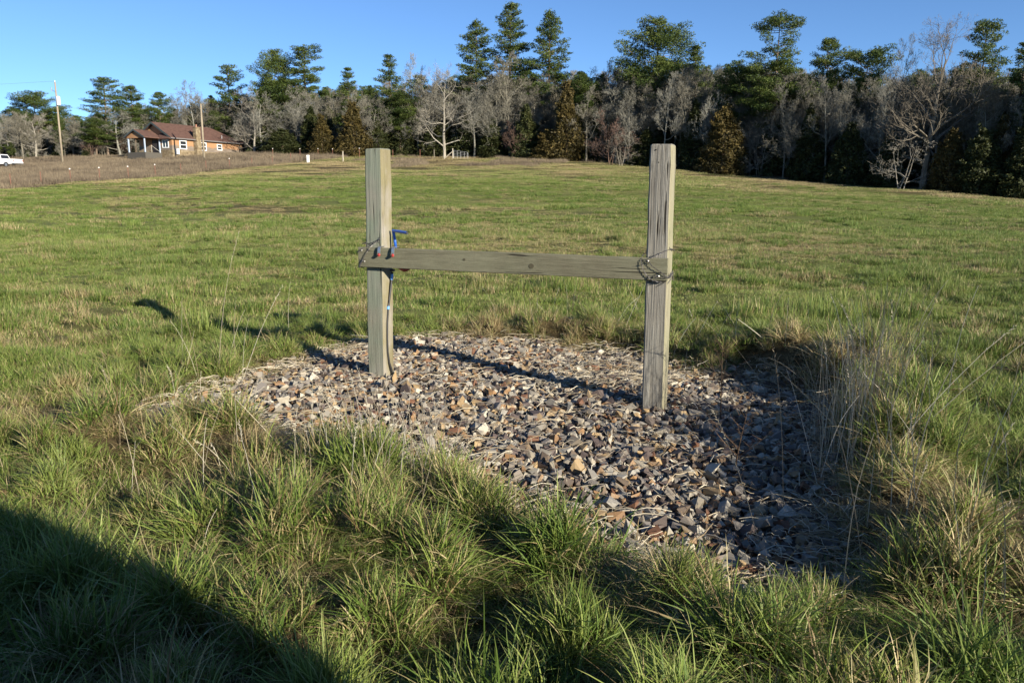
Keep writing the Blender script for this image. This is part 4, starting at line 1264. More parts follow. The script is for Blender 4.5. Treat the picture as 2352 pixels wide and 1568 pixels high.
TREES = [
 # kind, px, ytop, half width px, depth offset, label
 ('pineR1', 8, 268, 45, 22, 'pine at the left edge of the view, cut by the frame above the white pickup'),
 ('pineR2', 45, 250, 36, 18, 'low green pine sloping up from the left edge behind bare branches'),
 ('pineR1', 105, 217, 46, 16, 'broad dark green pine just left of the pole with the white transformer'),
 ('pineS1', 150, 248, 30, 22, 'thin pine showing behind the pole with the white transformer'),
 ('pineS1', 192, 268, 22, 28, 'small distant pale pine in the sky gap right of the transformer pole'),
 ('pineT2', 258, 184, 34, 10, 'two-tiered pine with a flat top tier left of the house'),
 ('pineR3', 320, 204, 32, 12, 'round-topped pine above the porch roof'),
 ('pineR3', 383, 218, 26, 14, 'small round pine directly above the main house ridge'),
 ('pineR2', 232, 275, 34, 4, 'dark lower pine at the left flank of the house'),
 ('oakP', 92, 262, 62, 6, 'pale bare oak spreading between the pickup and the transformer pole'),
 ('bareB', 55, 272, 50, 10, 'tan bare tree behind the white pickup'),
 ('bareB', 178, 285, 40, 8, 'grey-tan bare tree just right of the transformer pole'),
 ('bareA', 285, 250, 62, 8, 'wide bare oak filling the gap between dark pine and porch'),
 ('bareC', 345, 245, 50, 14, 'hazy bare tree rising behind the porch roof'),
 ('bareA', 420, 220, 60, 16, 'wide bare oak crown above the middle of the house roof'),
 ('bareD', 455, 190, 40, 14, 'tall thin bare tree rising behind the second utility pole'),
 ('bareB', 508, 240, 45, 14, 'bare tan tree above the right end of the house roof'),
 ('pineS1', 537, 158, 34, 16, 'slim open pine standing alone against the sky right of the house'),
 ('oakP', 590, 232, 62, 3, 'pale bare oak with arching limbs at the right corner of the house'),
 ('bareC', 560, 225, 40, 18, 'hazy bare tree under the slim open pine'),
 ('pineR1', 640, 124, 40, 12, 'tall dense pine, left one of the close pair right of the house'),
 ('pineT2', 712, 117, 40, 12, 'tall open pine, right one of the close pair right of the house'),
 ('pineR2', 668, 190, 55, 10, 'lower dark pine mass below the close pair'),
 ('bareA', 700, 205, 55, 4, 'pale bare oak in front of the close pair of pines'),
 ('bareD', 765, 225, 36, 10, 'bare grey tree between the close pair and the dark pointed pine'),
 ('cedar3', 722, 250, 40, 1, 'dark cedar below the pale bare oak of the close pair'),
 ('cedar2', 655, 300, 48, 0, 'low dark cedar by the white pipe at the field edge'),
 ('bronze1', 745, 268, 34, -2, 'brownish cedar just left of the lone fence post'),
 ('pineC3', 805, 164, 34, 6, 'dark pointed pine right above the lone fence post'),
 ('bronze1', 818, 240, 44, -2, 'tall brownish cedar behind the top of the left wooden post'),
 ('bareB', 858, 215, 36, 10, 'small bare tree between the pointed pine and the next tall one'),
 ('cedar1', 872, 280, 36, 0, 'dark cedar to the right of the left wooden post top'),
 ('pineC3', 908, 137, 38, 6, 'layered pine above and right of the left wooden post'),
 ('pineR2', 922, 215, 42, 3, 'bright green dense pine below the layered one'),
 ('bareD', 948, 130, 36, 14, 'thin bare crown sticking up right of the layered pine'),
 ('pineS1', 968, 180, 30, 12, 'greyish open pine between layered pine and pale oak'),
 ('oakP', 1022, 160, 80, -1, 'big white-barked bare oak with long drooping limbs above the wire gate'),
 ('pineC2', 1092, 66, 48, 8, 'very dark tall pine left of the tallest one'),
 ('bareD', 1090, 215, 40, -1, 'pale slender bare tree right of the white-barked oak'),
 ('cedar2', 1000, 295, 46, 2, 'dark cedar behind the wire gate'),
 ('pineC1', 1172, 27, 46, 8, 'tallest pine in the middle with a clear trunk under its crown'),
 ('pineC2', 1258, 46, 50, 8, 'tall cone-shaped pine just right of the tallest one'),
 ('bareB', 1172, 128, 55, 2, 'hazy reddish bare tree in front of the tallest pine'),
 ('bareC', 1215, 200, 45, 0, 'grey bare tree below the gap of the two tallest pines'),
 ('cedar3', 1130, 275, 40, 0, 'dark green cedar right of the wire gate'),
 ('cedar1', 1210, 245, 40, -1, 'dark cedar below the tall cone-shaped pine'),
 ('bronze1', 1300, 195, 44, -1, 'big bronze-coloured cedar in the middle of the tree line'),
 ('bronze2', 1255, 300, 36, -2, 'low bronze cedar at the foot of the big bronze one'),
 ('pineR3', 1330, 175, 30, 10, 'small dark pine between cone-shaped pine and thin bare twigs'),
 ('shrubR', 1180, 280, 38, -3, 'reddish bare bush below the hazy bare tree'),
 ('bareD', 1382, 148, 44, 6, 'thin bare tree with sky behind its twigs, left of the broad round pine'),
 ('pineS1', 1372, 195, 26, 12, 'tiny dark pine top among thin bare twigs'),
 ('shrubR', 1400, 255, 56, -3, 'wide reddish-brown bare bush left of the right wooden post'),
 ('shrubG', 1420, 320, 50, -4, 'pale low bush with drooping branches left of the right wooden post'),
 ('pineR1', 1500, 55, 70, 6, 'broad rounded pine above the right wooden post'),
 ('pineC3', 1592, 118, 38, 8, 'dark pine at the right shoulder of the broad rounded one'),
 ('bareB', 1470, 185, 50, 2, 'grey bare tree under the left side of the broad rounded pine'),
 ('bareC', 1545, 160, 55, 2, 'dense bare tree under the right side of the broad rounded pine'),
 ('cedar1', 1480, 300, 40, 0, 'dark cedar just left of the right wooden post'),
 ('cedar3', 1590, 235, 44, 0, 'dark cedar just right of the right wooden post'),
 ('bronze2', 1655, 250, 56, -2, 'bushy bronze cedar reaching the ground right of the right wooden post'),
 ('pineT1', 1765, 48, 76, 2, 'tall spreading tiered pine with a long bare trunk'),
 ('pineR2', 1682, 150, 44, 5, 'low dark pine left of the spreading tiered one'),
 ('shrubG', 1735, 300, 36, 0, 'pale scrubby bush at the foot of the spreading tiered pine'),
 ('bareD', 1720, 205, 40, 4, 'grey bare tree left of the long bare pine trunk'),
 ('pineR3', 1880, 102, 42, 6, 'rounded bright pine right of the spreading tiered one'),
 ('bareC', 1818, 180, 40, 3, 'tangled bare tree with a leaning snag right of the long bare trunk'),
 ('cedar3', 1850, 245, 50, 0, 'pointed dark cedar right of the long bare pine trunk'),
 ('pineU1', 1968, 122, 46, 6, 'flat umbrella-topped pine left of the great bare oak'),
 ('bareA', 1915, 195, 58, 2, 'wide grey bare tree below the umbrella-topped pine'),
 ('bareB', 1985, 210, 50, 2, 'grey bare tree with sky gaps below the umbrella-topped pine'),
 ('cedar2', 1945, 285, 52, -1, 'dark cedar below the umbrella-topped pine'),
 ('bareD', 2042, 97, 44, 4, 'tall slender bare tree left of the great bare oak'),
 ('oakB', 2118, 50, 118, -2.5, 'great bare oak with a thick trunk, largest bare tree on the right'),
 ('pineR2', 2085, 170, 36, 9, 'dark pine showing behind the left limbs of the great bare oak'),
 ('pineT2', 2224, 60, 42, 5, 'narrow pine with a thin pointed top right of the great bare oak'),
 ('pineR2', 2190, 155, 46, 7, 'pine showing through the right limbs of the great bare oak'),
 ('cedar1', 2035, 310, 44, -1, 'low dark cedar left of the great bare oak trunk'),
 ('shrubG', 2075, 320, 62, -5, 'pale tangled bush in front of the great bare oak'),
 ('bronze2', 2175, 300, 46, -2, 'bronze-tinted cedar right of the great bare oak trunk'),
 ('cedar2', 2245, 300, 60, -2, 'wide low dark cedar near the right edge of the view'),
 ('pineC3', 2315, 108, 54, 3, 'round-headed pine at the right edge of the view'),
 ('bareB', 2285, 215, 44, 2, 'thin bare tree left of the right-edge pine'),
 ('bronze1', 2290, 270, 42, 0, 'brownish cedar under the right-edge pine'),
 ('cedar3', 2345, 260, 56, -1, 'dark cedar cut by the right edge of the view'),
 ('bareA', 868, 225, 44, 0, 'low wide bare tree in front of the dark cedar right of the left post top'),
 ('bareB', 962, 205, 40, 2, 'tan bare tree left of the white-barked oak, in front of the greyish pine'),
 ('bareA', 1138, 185, 46, 0, 'bare tree between the very dark pine and the tallest pine'),
 ('bareC', 1290, 205, 36, 3, 'hazy bare tree behind the big bronze cedar'),
 ('bareB', 1345, 205, 42, 0, 'grey bare tree right of the big bronze cedar'),
 ('bareA', 1440, 205, 48, -1, 'bare tree with pale limbs above the pale low bush'),
 ('bareD', 1522, 172, 40, -1, 'slender bare tree standing directly behind the right wooden post'),
 ('bareB', 1572, 185, 44, 0, 'bare tree just right of the right wooden post below the broad pine'),
 ('bareA', 1628, 215, 48, -1, 'bare tree between the right wooden post and the bushy bronze cedar'),
 ('bareD', 1795, 190, 40, 0, 'slim bare tree hugging the right side of the long bare pine trunk'),
 ('bareA', 1842, 205, 50, 1, 'wide bare tree above the pointed dark cedar'),
 ('bareD', 1890, 182, 44, 0, 'upright bare tree under the rounded bright pine'),
 ('bareC', 1948, 188, 44, -1, 'two-stemmed bare tree under the left side of the umbrella-topped pine'),
 ('bareA', 2012, 182, 50, 0, 'pale bare tree between the umbrella-topped pine and the great bare oak'),
 ('bareB', 2152, 185, 44, 2, 'bare tree close against the right side of the great bare oak'),
 ('bareD', 2252, 190, 40, 0, 'bare tree below the narrow pointed pine'),
 ('bareA', 2330, 225, 50, 0, 'bare tree in front of the right-edge pine'),
 ('bareA', 2210, 210, 60, 3, 'bare tree between the narrow pointed pine and the right-edge pine'),
]
for row in TREES: plant(*row)
# the wood goes on past the right side of the view
for k, (px, yt) in enumerate(((2440, 130), (2540, 90), (2660, 120), (2800, 60))):
    plant(('pineR1', 'cedar2', 'pineC3', 'pineR2')[k], px, yt, None, 2 + k, ('rounded pine', 'dark cedar', 'pointed pine', 'last pine')[k] + ' of the wood just outside the right edge of the view')

def build_wood():
    r = np.random.default_rng(5)
    src = []
    c = bpy.data.collections.new('wood_sources')
    names = ['bareA', 'bareB', 'bareC', 'bareD', 'cedar1', 'cedar2', 'pineR2', 'pineC3', 'shrubR']
    # order alphabetically = order of the instance index; trunk and crown joined in one mesh
    for i, nm in enumerate(names):
        mt, mc, H, W = LIB[nm]
        bm = bmesh.new(); bm.from_mesh(mt); nt0 = len(bm.faces); bm.from_mesh(mc)
        bm.faces.ensure_lookup_table()
        for f_ in bm.faces[nt0:]: f_.material_index = 1
        me = bpy.data.meshes.new('wood_tree'); bm.to_mesh(me); bm.free()
        me.materials.append(mt.materials[0]); me.materials.append(mc.materials[0])
        c.objects.link(bpy.data.objects.new('wood_tree_%02d' % i, me))
    P, ROT, SC, VAR = [], [], [], []
    topy = lambda px: np.interp(px, [0, 200, 400, 600, 800, 1000, 1200, 1400, 1600, 1800, 2000, 2200, 2400], [275, 285, 240, 226, 216, 192, 188, 182, 172, 176, 190, 180, 172])
    for i in range(1800):
        px = r.uniform(-150, 2700)
        Dt = float(np.interp(px, T_PX, T_D))
        off = 3 + 40 * r.uniform() ** 1.2
        D = Dt + off
        x, y = at(px, D)
        if 270 < px < 600 and off < 12: continue
        zb = float(zbase(np.array([x]), np.array([y]))[0])
        u = r.uniform()
        v = int(r.integers(0, 4)) if u < 0.50 else (int(r.integers(4, 6)) if u < 0.74 else (int(r.integers(6, 8)) if u < 0.96 else 8))
        if off < 16 and r.uniform() < 0.45: v = int(r.integers(0, 4))
        yt = float(topy(px)) + r.uniform(-18, 75)
        if v in (4, 5): yt = max(yt, 245) + r.uniform(0, 60)
        if v == 8: yt = r.uniform(290, 330)
        h = zat(yt, D) - zb
        H = LIB[names[v]][2]
        s = h / H
        P.append((x, y, zb)); ROT.append((0, 0, r.uniform(0, 6.28)))
        w = s * r.uniform(0.85, 1.25) * (1.35 if v in (4, 5) else 1.0)
        SC.append((w, w, s)); VAR.append(v)
    o = gn_scatter('woodland', np.array(P), np.array(ROT), np.array(SC), np.array(VAR), {'tint': np.zeros(len(P))}, c)
    tag(o, 'dense mixed woodland behind the front row of trees', kind='stuff')
build_wood()

# ------------------------------------------------------------------ house on the rise
def build_house():
    E1 = Vector((0.40, 0.915, 0)).normalized()       # along the long wall, away from the camera
    ax, ay = at(404, 124.0)
    zb = 7.85
    root = empty('house', (ax, ay, zb), math.atan2(E1.y, E1.x))
    tag(root, 'low orange-tan wooden house with a brown roof, stone chimney and porch', 'house')
    # local frame: x along the long wall, y towards the far side; the long wall lies on y = 0
    siding, nt, out = mat('orange_siding')
    co = objco(nt)
    sep = nt.nodes.new('ShaderNodeSeparateXYZ'); nt.links.new(co, sep.inputs[0])
    n = noise(nt, co, 0.9, 4)
    lower = math_(nt, 'MULTIPLY', math_(nt, 'SUBTRACT', math_(nt, 'ADD', 0.95, math_(nt, 'MULTIPLY', n, 0.9)), sep.outputs[2]), 4.0, True)
    w = nt.nodes.new('ShaderNodeTexWave'); w.wave_type = 'BANDS'; w.bands_direction = 'Z'; w.inputs['Scale'].default_value = 1.6; nt.links.new(co, w.inputs[0])
    fresh = ramp(nt, [(0.0, (0.28, 0.15, 0.075)), (1.0, (0.42, 0.245, 0.13))], n).outputs[0]
    old = ramp(nt, [(0.3, (0.14, 0.115, 0.09)), (0.7, (0.26, 0.21, 0.165))], noise(nt, objco(nt, (0.3, 0.3, 5)), 3, 4)).outputs[0]
    c = mixc(nt, lower, fresh, old)
    c = mixc(nt, 0.25, c, mixc(nt, w.outputs['Fac'], (0.6, 0.6, 0.6), (1.1, 1.1, 1.1)), 'MULTIPLY')
    bsdf(nt, out, c, 0.8, 0.2)
    shingle, nt, out = mat('brown_shingles')
    n = noise(nt, objco(nt), 2.5, 5, 0.7)
    c = ramp(nt, [(0.3, (0.075, 0.043, 0.034)), (0.7, (0.145, 0.083, 0.065))], n).outputs[0]
    bsdf(nt, out, c, 0.9, 0.15, bump=n, bstr=0.3)
    stone, nt, out = mat('rubble_stone')
    vo = nt.nodes.new('ShaderNodeTexVoronoi'); vo.inputs['Scale'].default_value = 3.5; nt.links.new(objco(nt), vo.inputs['Vector'])
    c = ramp(nt, [(0.0, (0.10, 0.075, 0.048)), (0.5, (0.20, 0.155, 0.095)), (1.0, (0.30, 0.25, 0.17))], vo.outputs['Color']).outputs[0]
    bsdf(nt, out, c, 0.9, 0.1, bump=vo.outputs['Distance'], bstr=0.5, bdist=0.05)
    trim = simple('dark_teal_trim', (0.045, 0.06, 0.06), 0.6)
    white = simple('white_vinyl', (0.80, 0.80, 0.78), 0.5)
    glass = simple('dark_glass', (0.02, 0.025, 0.03), 0.06, 0.6)
    blue = simple('pale_blue_post', (0.38, 0.45, 0.55), 0.6)
    door_m = simple('dark_door', (0.035, 0.03, 0.03), 0.6)
    Lw, W, EV, RG = 15.6, 7.0, 2.45, 4.65
    # walls: front, rear, gable end, far end
    b = MB()
    b.box(0, Lw, 0.0, 0.15, 0.55, EV)
    b.box(0, Lw, W - 0.15, W, 0.55, EV)
    b.prism([(0.152, 0.55), (W - 0.152, 0.55), (W - 0.152, EV), (W / 2, RG - 0.12), (0.152, EV)], 0, 0.0, 0.15)
    b.box(Lw - 0.15, Lw, 0.152, W - 0.152, 0.55, EV)
    b.build('wall', siding, root)
    b = MB(); b.box(-0.06, Lw + 0.06, -0.08, W + 0.08, -0.8, 0.548); b.build('foundation', stone, root)
    # roof: two slopes with a hipped far end
    t = 0.14; o = 0.42
    slope = (RG - EV) / (W / 2)
    ez = EV - o * slope + 0.10
    r0, r1 = -0.55, 11.8
    b = MB()
    A, B_ = (r0, -o, ez), (Lw + 0.5, -o, ez - 0.05)
    C, D = (r1, W / 2, RG + 0.1), (r0, W / 2, RG + 0.1)
    E, F_ = (Lw + 0.5, W + o, ez), (r0, W + o, ez)
    up = lambda p: (p[0], p[1], p[2] + t)
    top = [up(p) for p in (A, B_, C, D, E, F_)]; bot = [A, B_, C, D, E, F_]
    V = top + bot
    b.add(V, [(0, 1, 2, 3), (3, 2, 4, 5), (1, 4, 2), (6, 9, 8, 7), (9, 11, 10, 8), (7, 8, 10), (0, 6, 7, 1), (1, 7, 10, 4), (4, 10, 11, 5)])
    rf = b.build('roof', shingle, root)
    b = MB()
    for (p, q) in ((A, D), (F_, D)):
        b.add([(p[0] - 0.04, p[1], p[2] - 0.16), (p[0] - 0.04, p[1], p[2] + t + .02), (q[0] - 0.04, q[1], q[2] + t + .02), (q[0] - 0.04, q[1], q[2] - 0.16),
               (p[0] - 0.002, p[1], p[2] - 0.16), (p[0] - 0.002, p[1], p[2] + t + .02), (q[0] - 0.002, q[1], q[2] + t + .02), (q[0] - 0.002, q[1], q[2] - 0.16)],
              [(0, 1, 2, 3), (4, 7, 6, 5), (0, 4, 5, 1), (1, 5, 6, 2), (2, 6, 7, 3), (3, 7, 4, 0)])
    b.build('barge_board', trim, rf)
    b = MB(); b.box(r0, Lw + 0.5, -o - 0.10, -o - 0.004, ez - 0.06, ez + 0.11); b.build('gutter', simple('grey_gutter', (0.16, 0.15, 0.145), 0.5), rf)
    b = MB(); b.tube([(11.3, 0.5, 2.6), (11.3, 0.5, 3.45)], 0.06, 8); b.build('vent_pipe', simple('vent_grey', (0.4, 0.4, 0.4), 0.5), rf)
    # pent roof over the gable window
    b = MB(); b.add([(-0.03, -0.35, 2.42), (-0.03, 3.0, 2.42 + 0), (-0.03, 3.0, 3.35), (-0.03, 1.6, 3.35)], [])
    b.add([(-0.75, -0.38, 2.28), (-0.75, 2.30, 2.28), (-0.02, 2.30, 3.15), (-0.02, 1.0, 3.15), (-0.02, -0.38, 2.40),
           (-0.75, -0.38, 2.18), (-0.75, 2.30, 2.18), (-0.02, 2.30, 2.20), (-0.02, -0.38, 2.20)],
          [(0, 1, 2, 3), (0, 3, 4), (0, 5, 6, 1), (5, 8, 7, 6), (0, 4, 8, 5), (1, 6, 7, 2)])
    b.build('pent_roof', shingle, root)
    # chimney against the long wall
    b = MB(); b.box(4.4, 5.45, -0.72, -0.004, -0.8, 2.15); b.box(4.45, 5.40, -0.68, -0.01, 2.152, 4.15); b.box(4.40, 5.45, -0.72, 0.05, 4.152, 4.32)
    ch = b.build('chimney', stone, root, 0.02)
    b = MB(); b.tube([(4.9, -0.35, 4.30), (4.9, -0.35, 4.75)], 0.13, 8); b.build('flue', simple('clay_flue', (0.30, 0.15, 0.10), 0.7), ch)
    def window(x0, x1, z0, z1, face, panes):
        # face 'long': on y=0 looking to -y ; 'gable': on x=0 looking to -x (x0,x1 then run along y)
        def bx(m_, a0, a1, d0, d1, c0, c1):
            if face == 'long': m_.box(a0, a1, d0, d1, c0, c1)
            else: m_.box(d0, d1, a0, a1, c0, c1)
        fw = 0.13
        m_ = MB()
        bx(m_, x0, x0 + fw, -0.07, -0.004, z0, z1); bx(m_, x1 - fw, x1, -0.07, -0.004, z0, z1)
        bx(m_, x0 + fw + .002, x1 - fw - .002, -0.068, -0.004, z1 - fw, z1 - .001); bx(m_, x0 + fw + .002, x1 - fw - .002, -0.075, -0.004, z0 + .001, z0 + fw)
        w_ = m_.build('window', white, root)
        if panes == 'sash':
            zm = (z0 + z1) / 2
            q = MB(); bx(q, x0 + fw + .003, x1 - fw - .003, -0.06, -0.010, zm - 0.05, zm + 0.05); q.build('sash_bar', white, w_)
            cells = [(x0 + fw, x1 - fw, z0 + fw, zm - 0.052), (x0 + fw, x1 - fw, zm + 0.052, z1 - fw)]
        else:
            xm = (x0 + x1) / 2
            q = MB(); bx(q, xm - 0.05, xm + 0.05, -0.06, -0.010, z0 + fw + .003, z1 - fw - .003); q.build('mullion', white, w_)
            cells = [(x0 + fw, xm - 0.052, z0 + fw, z1 - fw), (xm + 0.052, x1 - fw, z0 + fw, z1 - fw)]
        for a0, a1, c0, c1 in cells:
            g = MB(); bx(g, a0 + .004, a1 - .004, -0.030, -0.008, c0 + .004, c1 - .004); g.build('pane', glass, w_)
    window(1.5, 2.95, 0.75, 2.10, 'long', 'sash')
    window(5.75, 7.15, 0.72, 2.05, 'long', 'sash')
    window(9.5, 10.65, 0.95, 1.95, 'long', 'sash')
    window(0.65, 2.0, 0.85, 2.10, 'gable', 'pair')
    # porch in front of the gable end
    y0, y1, xf = 2.35, 5.75, -3.1
    ym, pe, pr_ = (y0 + y1) / 2, 2.25, 3.35
    b = MB(); b.box(xf - 0.2, -0.07, y0 - 0.2, y1 + 0.2, -0.9, 0.10); b.build('porch_floor', simple('concrete', (0.085, 0.078, 0.066), 0.9, 0.2, 0, 0.2), root)
    for (px_, py_) in ((xf, y0), (xf, y1), (-0.25, y0)):
        b = MB(); b.box(px_ - 0.08, px_ + 0.08, py_ - 0.08, py_ + 0.08, 0.102, pe - 0.02); b.build('porch_post', blue, root)
    b = MB(); b.box(xf - 0.1, -0.02, y0 - 0.1, y0 + 0.1, pe - 0.018, pe + 0.14); b.box(xf - 0.1, -0.02, y1 - 0.1, y1 + 0.1, pe - 0.018, pe + 0.14); b.build('porch_beam', siding, root)
    b = MB(); b.prism([(y0 - 0.1, pe - 0.018), (y1 + 0.1, pe - 0.018), (y1 + 0.1, pe + 0.14), (ym, pr_), (y0 - 0.1, pe + 0.14)], 0, xf - 0.16, xf - 0.102); b.build('porch_gable', siding, root)
    b = MB()
    for s in (-1, 1):
        ye = y0 - 0.45 if s < 0 else y1 + 0.45
        sl = (pr_ + 0.06 - (pe + 0.0)) / (abs(ym - ye))
        P0, P1, P2, P3 = (xf - 0.45, ye, pe + 0.02), (-0.06, ye, pe + 0.02), (-0.06, ym, pr_ + 0.08), (xf - 0.45, ym, pr_ + 0.08)
        V = [P0, P1, P2, P3] + [(p[0], p[1], p[2] + 0.12) for p in (P0, P1, P2, P3)]
        b.add(V, [(0, 1, 2, 3), (4, 7, 6, 5), (0, 4, 5, 1), (2, 6, 7, 3), (1, 5, 6, 2), (3, 7, 4, 0)])
    pr2 = b.build('porch_roof', shingle, root)
    b = MB()
    for ye in (y0 - 0.47, y1 + 0.47):
        z_e, z_r = pe - 0.06, pr_ - 0.02
        x_ = xf - 0.455
        b.add([(x_, ye, z_e), (x_, ye, z_e + 0.22), (x_, ym, z_r + 0.24), (x_, ym, z_r), (x_ - .05, ye, z_e), (x_ - .05, ye, z_e + 0.22), (x_ - .05, ym, z_r + 0.24), (x_ - .05, ym, z_r)],
              [(0, 1, 2, 3), (4, 7, 6, 5), (0, 4, 5, 1), (1, 5, 6, 2), (2, 6, 7, 3), (3, 7, 4, 0)])
    b.build('barge_board', trim, pr2)
    b = MB(); b.box(-0.06, -0.004, 2.9, 4.1, 0.102, 2.15); b.build('door', door_m, root)
    b = MB(); b.tube([(-1.9, 2.3, 1.15), (-0.4, 2.15, 0.2)], 0.03, 6); b.tube([(-1.9, 2.3, 0.1), (-1.9, 2.3, 1.2)], 0.03, 6); b.build('handrail', simple('rail_grey', (0.4, 0.38, 0.33), 0.7), root)
    b = MB(); b.box(0.55, 1.0, -0.42, -0.085, -0.1, 0.75); b.build('meter_box', white, root)
build_house()

# ------------------------------------------------------------------ utility poles and line
def zbh(x, y): return float(zground(np.array([x]), np.array([y]))[0])
def pole(px, D, ytop, ybase_off, label, trans):
    x, y = at(px, D); zb = zbh(x, y); H = zat(ytop, D) - zb
    root = empty('utility_pole', (x, y, zb))
    tag(root, label, 'utility pole', 'utility poles near the house')
    b = MB(); b.tube([(0, 0, -0.5), (0.02, 0, H * 0.5), (0.05, 0, H)], [0.17, 0.14, 0.11], 10); b.build('shaft', M['wood_pole'], root, smooth=True)
    grey = M.setdefault('transformer', simple('pale_grey_steel', (0.70, 0.71, 0.70), 0.4, 0.4))
    if trans:
        zt = H * 0.77
        b = MB(); b.tube([(0.36, -0.12, zt - 0.62), (0.36, -0.12, zt - 0.58), (0.36, -0.12, zt + 0.60), (0.36, -0.12, zt + 0.68)], [0.24, 0.28, 0.28, 0.20], 14); tr = b.build('transformer_can', grey, root)
        b = MB(); b.tube([(0.36, -0.12, zt + 0.66), (0.36, -0.12, zt + 0.95)], [0.05, 0.03], 8); b.build('bushing', M['zinc'], tr)
        b = MB(); b.box(0.05, 0.14, -0.06, 0.04, zt - 0.4, zt + 0.4); b.build('bracket', M['wire'], root)
        b = MB(); b.tube([(0.0, -0.05, H * 0.88), (-0.45, -0.05, H * 0.90), (-0.55, -0.05, H * 0.915)], 0.035, 6); b.build('cutout_arm', M['wire'], root)
        b = MB(); b.tube([(-0.52, -0.05, H * 0.885), (-0.58, -0.05, H * 0.935)], 0.05, 6); b.build('fuse_cutout', M['wire'], root)
        b = MB(); b.tube([(0.05, 0, H - 0.1), (0.05, 0, H + 0.22)], [0.05, 0.03], 6); b.build('insulator', M['zinc'], root)
    else:
        b = MB(); b.tube([(0.02, -0.14, H - 0.9), (-0.1, -0.30, H - 0.6)], 0.06, 6); b.build('service_knob', M['wire'], root)
    return Vector((x, y, zb + H)), H
t1, h1 = pole(152, 122, 195, 0, 'tall wooden utility pole carrying a white transformer can', True)
t2, h2 = pole(475, 117, 243, 0, 'shorter pale utility pole standing in front of the house', False)
def wire_line(a, b, sag, label):
    m = MB(); pts = []
    for i in range(15):
        t = i / 14; p = a.lerp(b, t); p.z -= sag * 4 * t * (1 - t); pts.append(p)
    m.tube(pts, 0.013, 4)
    o = m.build('power_line', simple('line_wire', (0.06, 0.06, 0.06), 0.6), None)
    tag(o, label, 'power line')
wire_line(t1 + Vector((0.1, 0, -h1 * 0.28)), t2 + Vector((0, 0, -0.5)), 0.9, 'thin sagging power line between the transformer pole and the shorter pole')
wire_line(t1 + Vector((0.05, 0, 0.1)), Vector((-190, 128, 17)), 1.2, 'thin power line leaving the top of the transformer pole to the left')

# ------------------------------------------------------------------ pickup
def build_pickup():
    x, y = at(52, 114); zb = zbh(x, y) + 0.12
    root = empty('pickup_truck', (x - 0.1, y, zb), R_(171))
    tag(root, 'white pickup truck parked in the weeds at the far left', 'pickup truck')
    # local: x forward, origin at the tail
    wh = simple('white_car_paint', (0.80, 0.80, 0.79), 0.3, 0.5)
    dk = simple('tinted_glass', (0.02, 0.022, 0.026), 0.08, 0.6)
    ty = simple('tyre_rubber', (0.02, 0.02, 0.02), 0.85)
    hw = 0.98
    prof = [(0.05, 0.55), (0.0, 0.62), (0.0, 1.08), (0.06, 1.14), (1.95, 1.14), (2.0, 1.14), (4.15, 1.14), (5.25, 1.02), (5.45, 0.92), (5.5, 0.55), (5.3, 0.42), (0.3, 0.45)]
    b = MB(); b.prism(prof, 1, -hw, hw); b.build('body', wh, root, 0.03)
    # cab: tapering greenhouse
    z0, z1 = 1.142, 1.82
    V = [(2.0, -hw + .02, z0), (4.3, -hw + .02, z0), (3.55, -0.78, z1), (2.25, -0.78, z1), (2.0, hw - .02, z0), (4.3, hw - .02, z0), (3.55, 0.78, z1), (2.25, 0.78, z1)]
    b = MB(); b.add(V, [(0, 1, 2, 3), (4, 7, 6, 5), (3, 2, 6, 7), (1, 5, 6, 2), (0, 3, 7, 4)]); cab = b.build('cab', wh, root, 0.03)
    for s in (-1, 1):
        for (a0, a1, b0, b1) in ((2.12, 3.02, 2.32, 3.00), (3.12, 4.02, 3.10, 3.48)):
            q = MB()
            ya, yb = s * (hw + 0.004), s * (0.795)
            q.add([(a0, ya - s * .02, z0 + 0.08), (a1, ya - s * .02, z0 + 0.08), (b1, yb + s * .03, z1 - 0.09), (b0, yb + s * .03, z1 - 0.09),
                   (a0, ya - s * .07, z0 + 0.08), (a1, ya - s * .07, z0 + 0.08), (b1, yb - s * .02, z1 - 0.09), (b0, yb - s * .02, z1 - 0.09)],
                  [(0, 1, 2, 3), (4, 7, 6, 5), (0, 4, 5, 1), (1, 5, 6, 2), (2, 6, 7, 3), (3, 7, 4, 0)])
            q.build('window', dk, cab)
    q = MB(); q.add([(2.02, -0.75, z0 + .1), (2.02, 0.75, z0 + .1), (2.21, 0.66, z1 - .1), (2.21, -0.66, z1 - .1), (1.99, -0.75, z0 + .1), (1.99, 0.75, z0 + .1), (2.18, 0.66, z1 - .1), (2.18, -0.66, z1 - .1)],
                    [(0, 1, 2, 3), (4, 7, 6, 5), (0, 4, 5, 1), (1, 5, 6, 2), (2, 6, 7, 3), (3, 7, 4, 0)]); q.build('rear_window', dk, cab)
    for wx in (1.15, 4.45):
        for s in (-1, 1):
            w = MB(); w.tube([(wx, s * (hw - 0.22), 0.36), (wx, s * (hw + 0.012), 0.36)], 0.37, 18); wo = w.build('wheel', ty, root)
            w = MB(); w.tube([(wx, s * (hw + 0.010), 0.36), (wx, s * (hw + 0.022), 0.36)], 0.22, 14); w.build('rim', M['zinc'], wo)
    for s in (-1, 1):
        q = MB(); q.box(-0.012, 0.05, s * 0.88 - 0.08, s * 0.88 + 0.08, 0.78, 1.05); q.build('tail_light', M['red'], root)
    q = MB(); q.box(-0.12, -0.004, -0.9, 0.9, 0.42, 0.58); q.build('bumper', M['zinc'], root)
build_pickup()

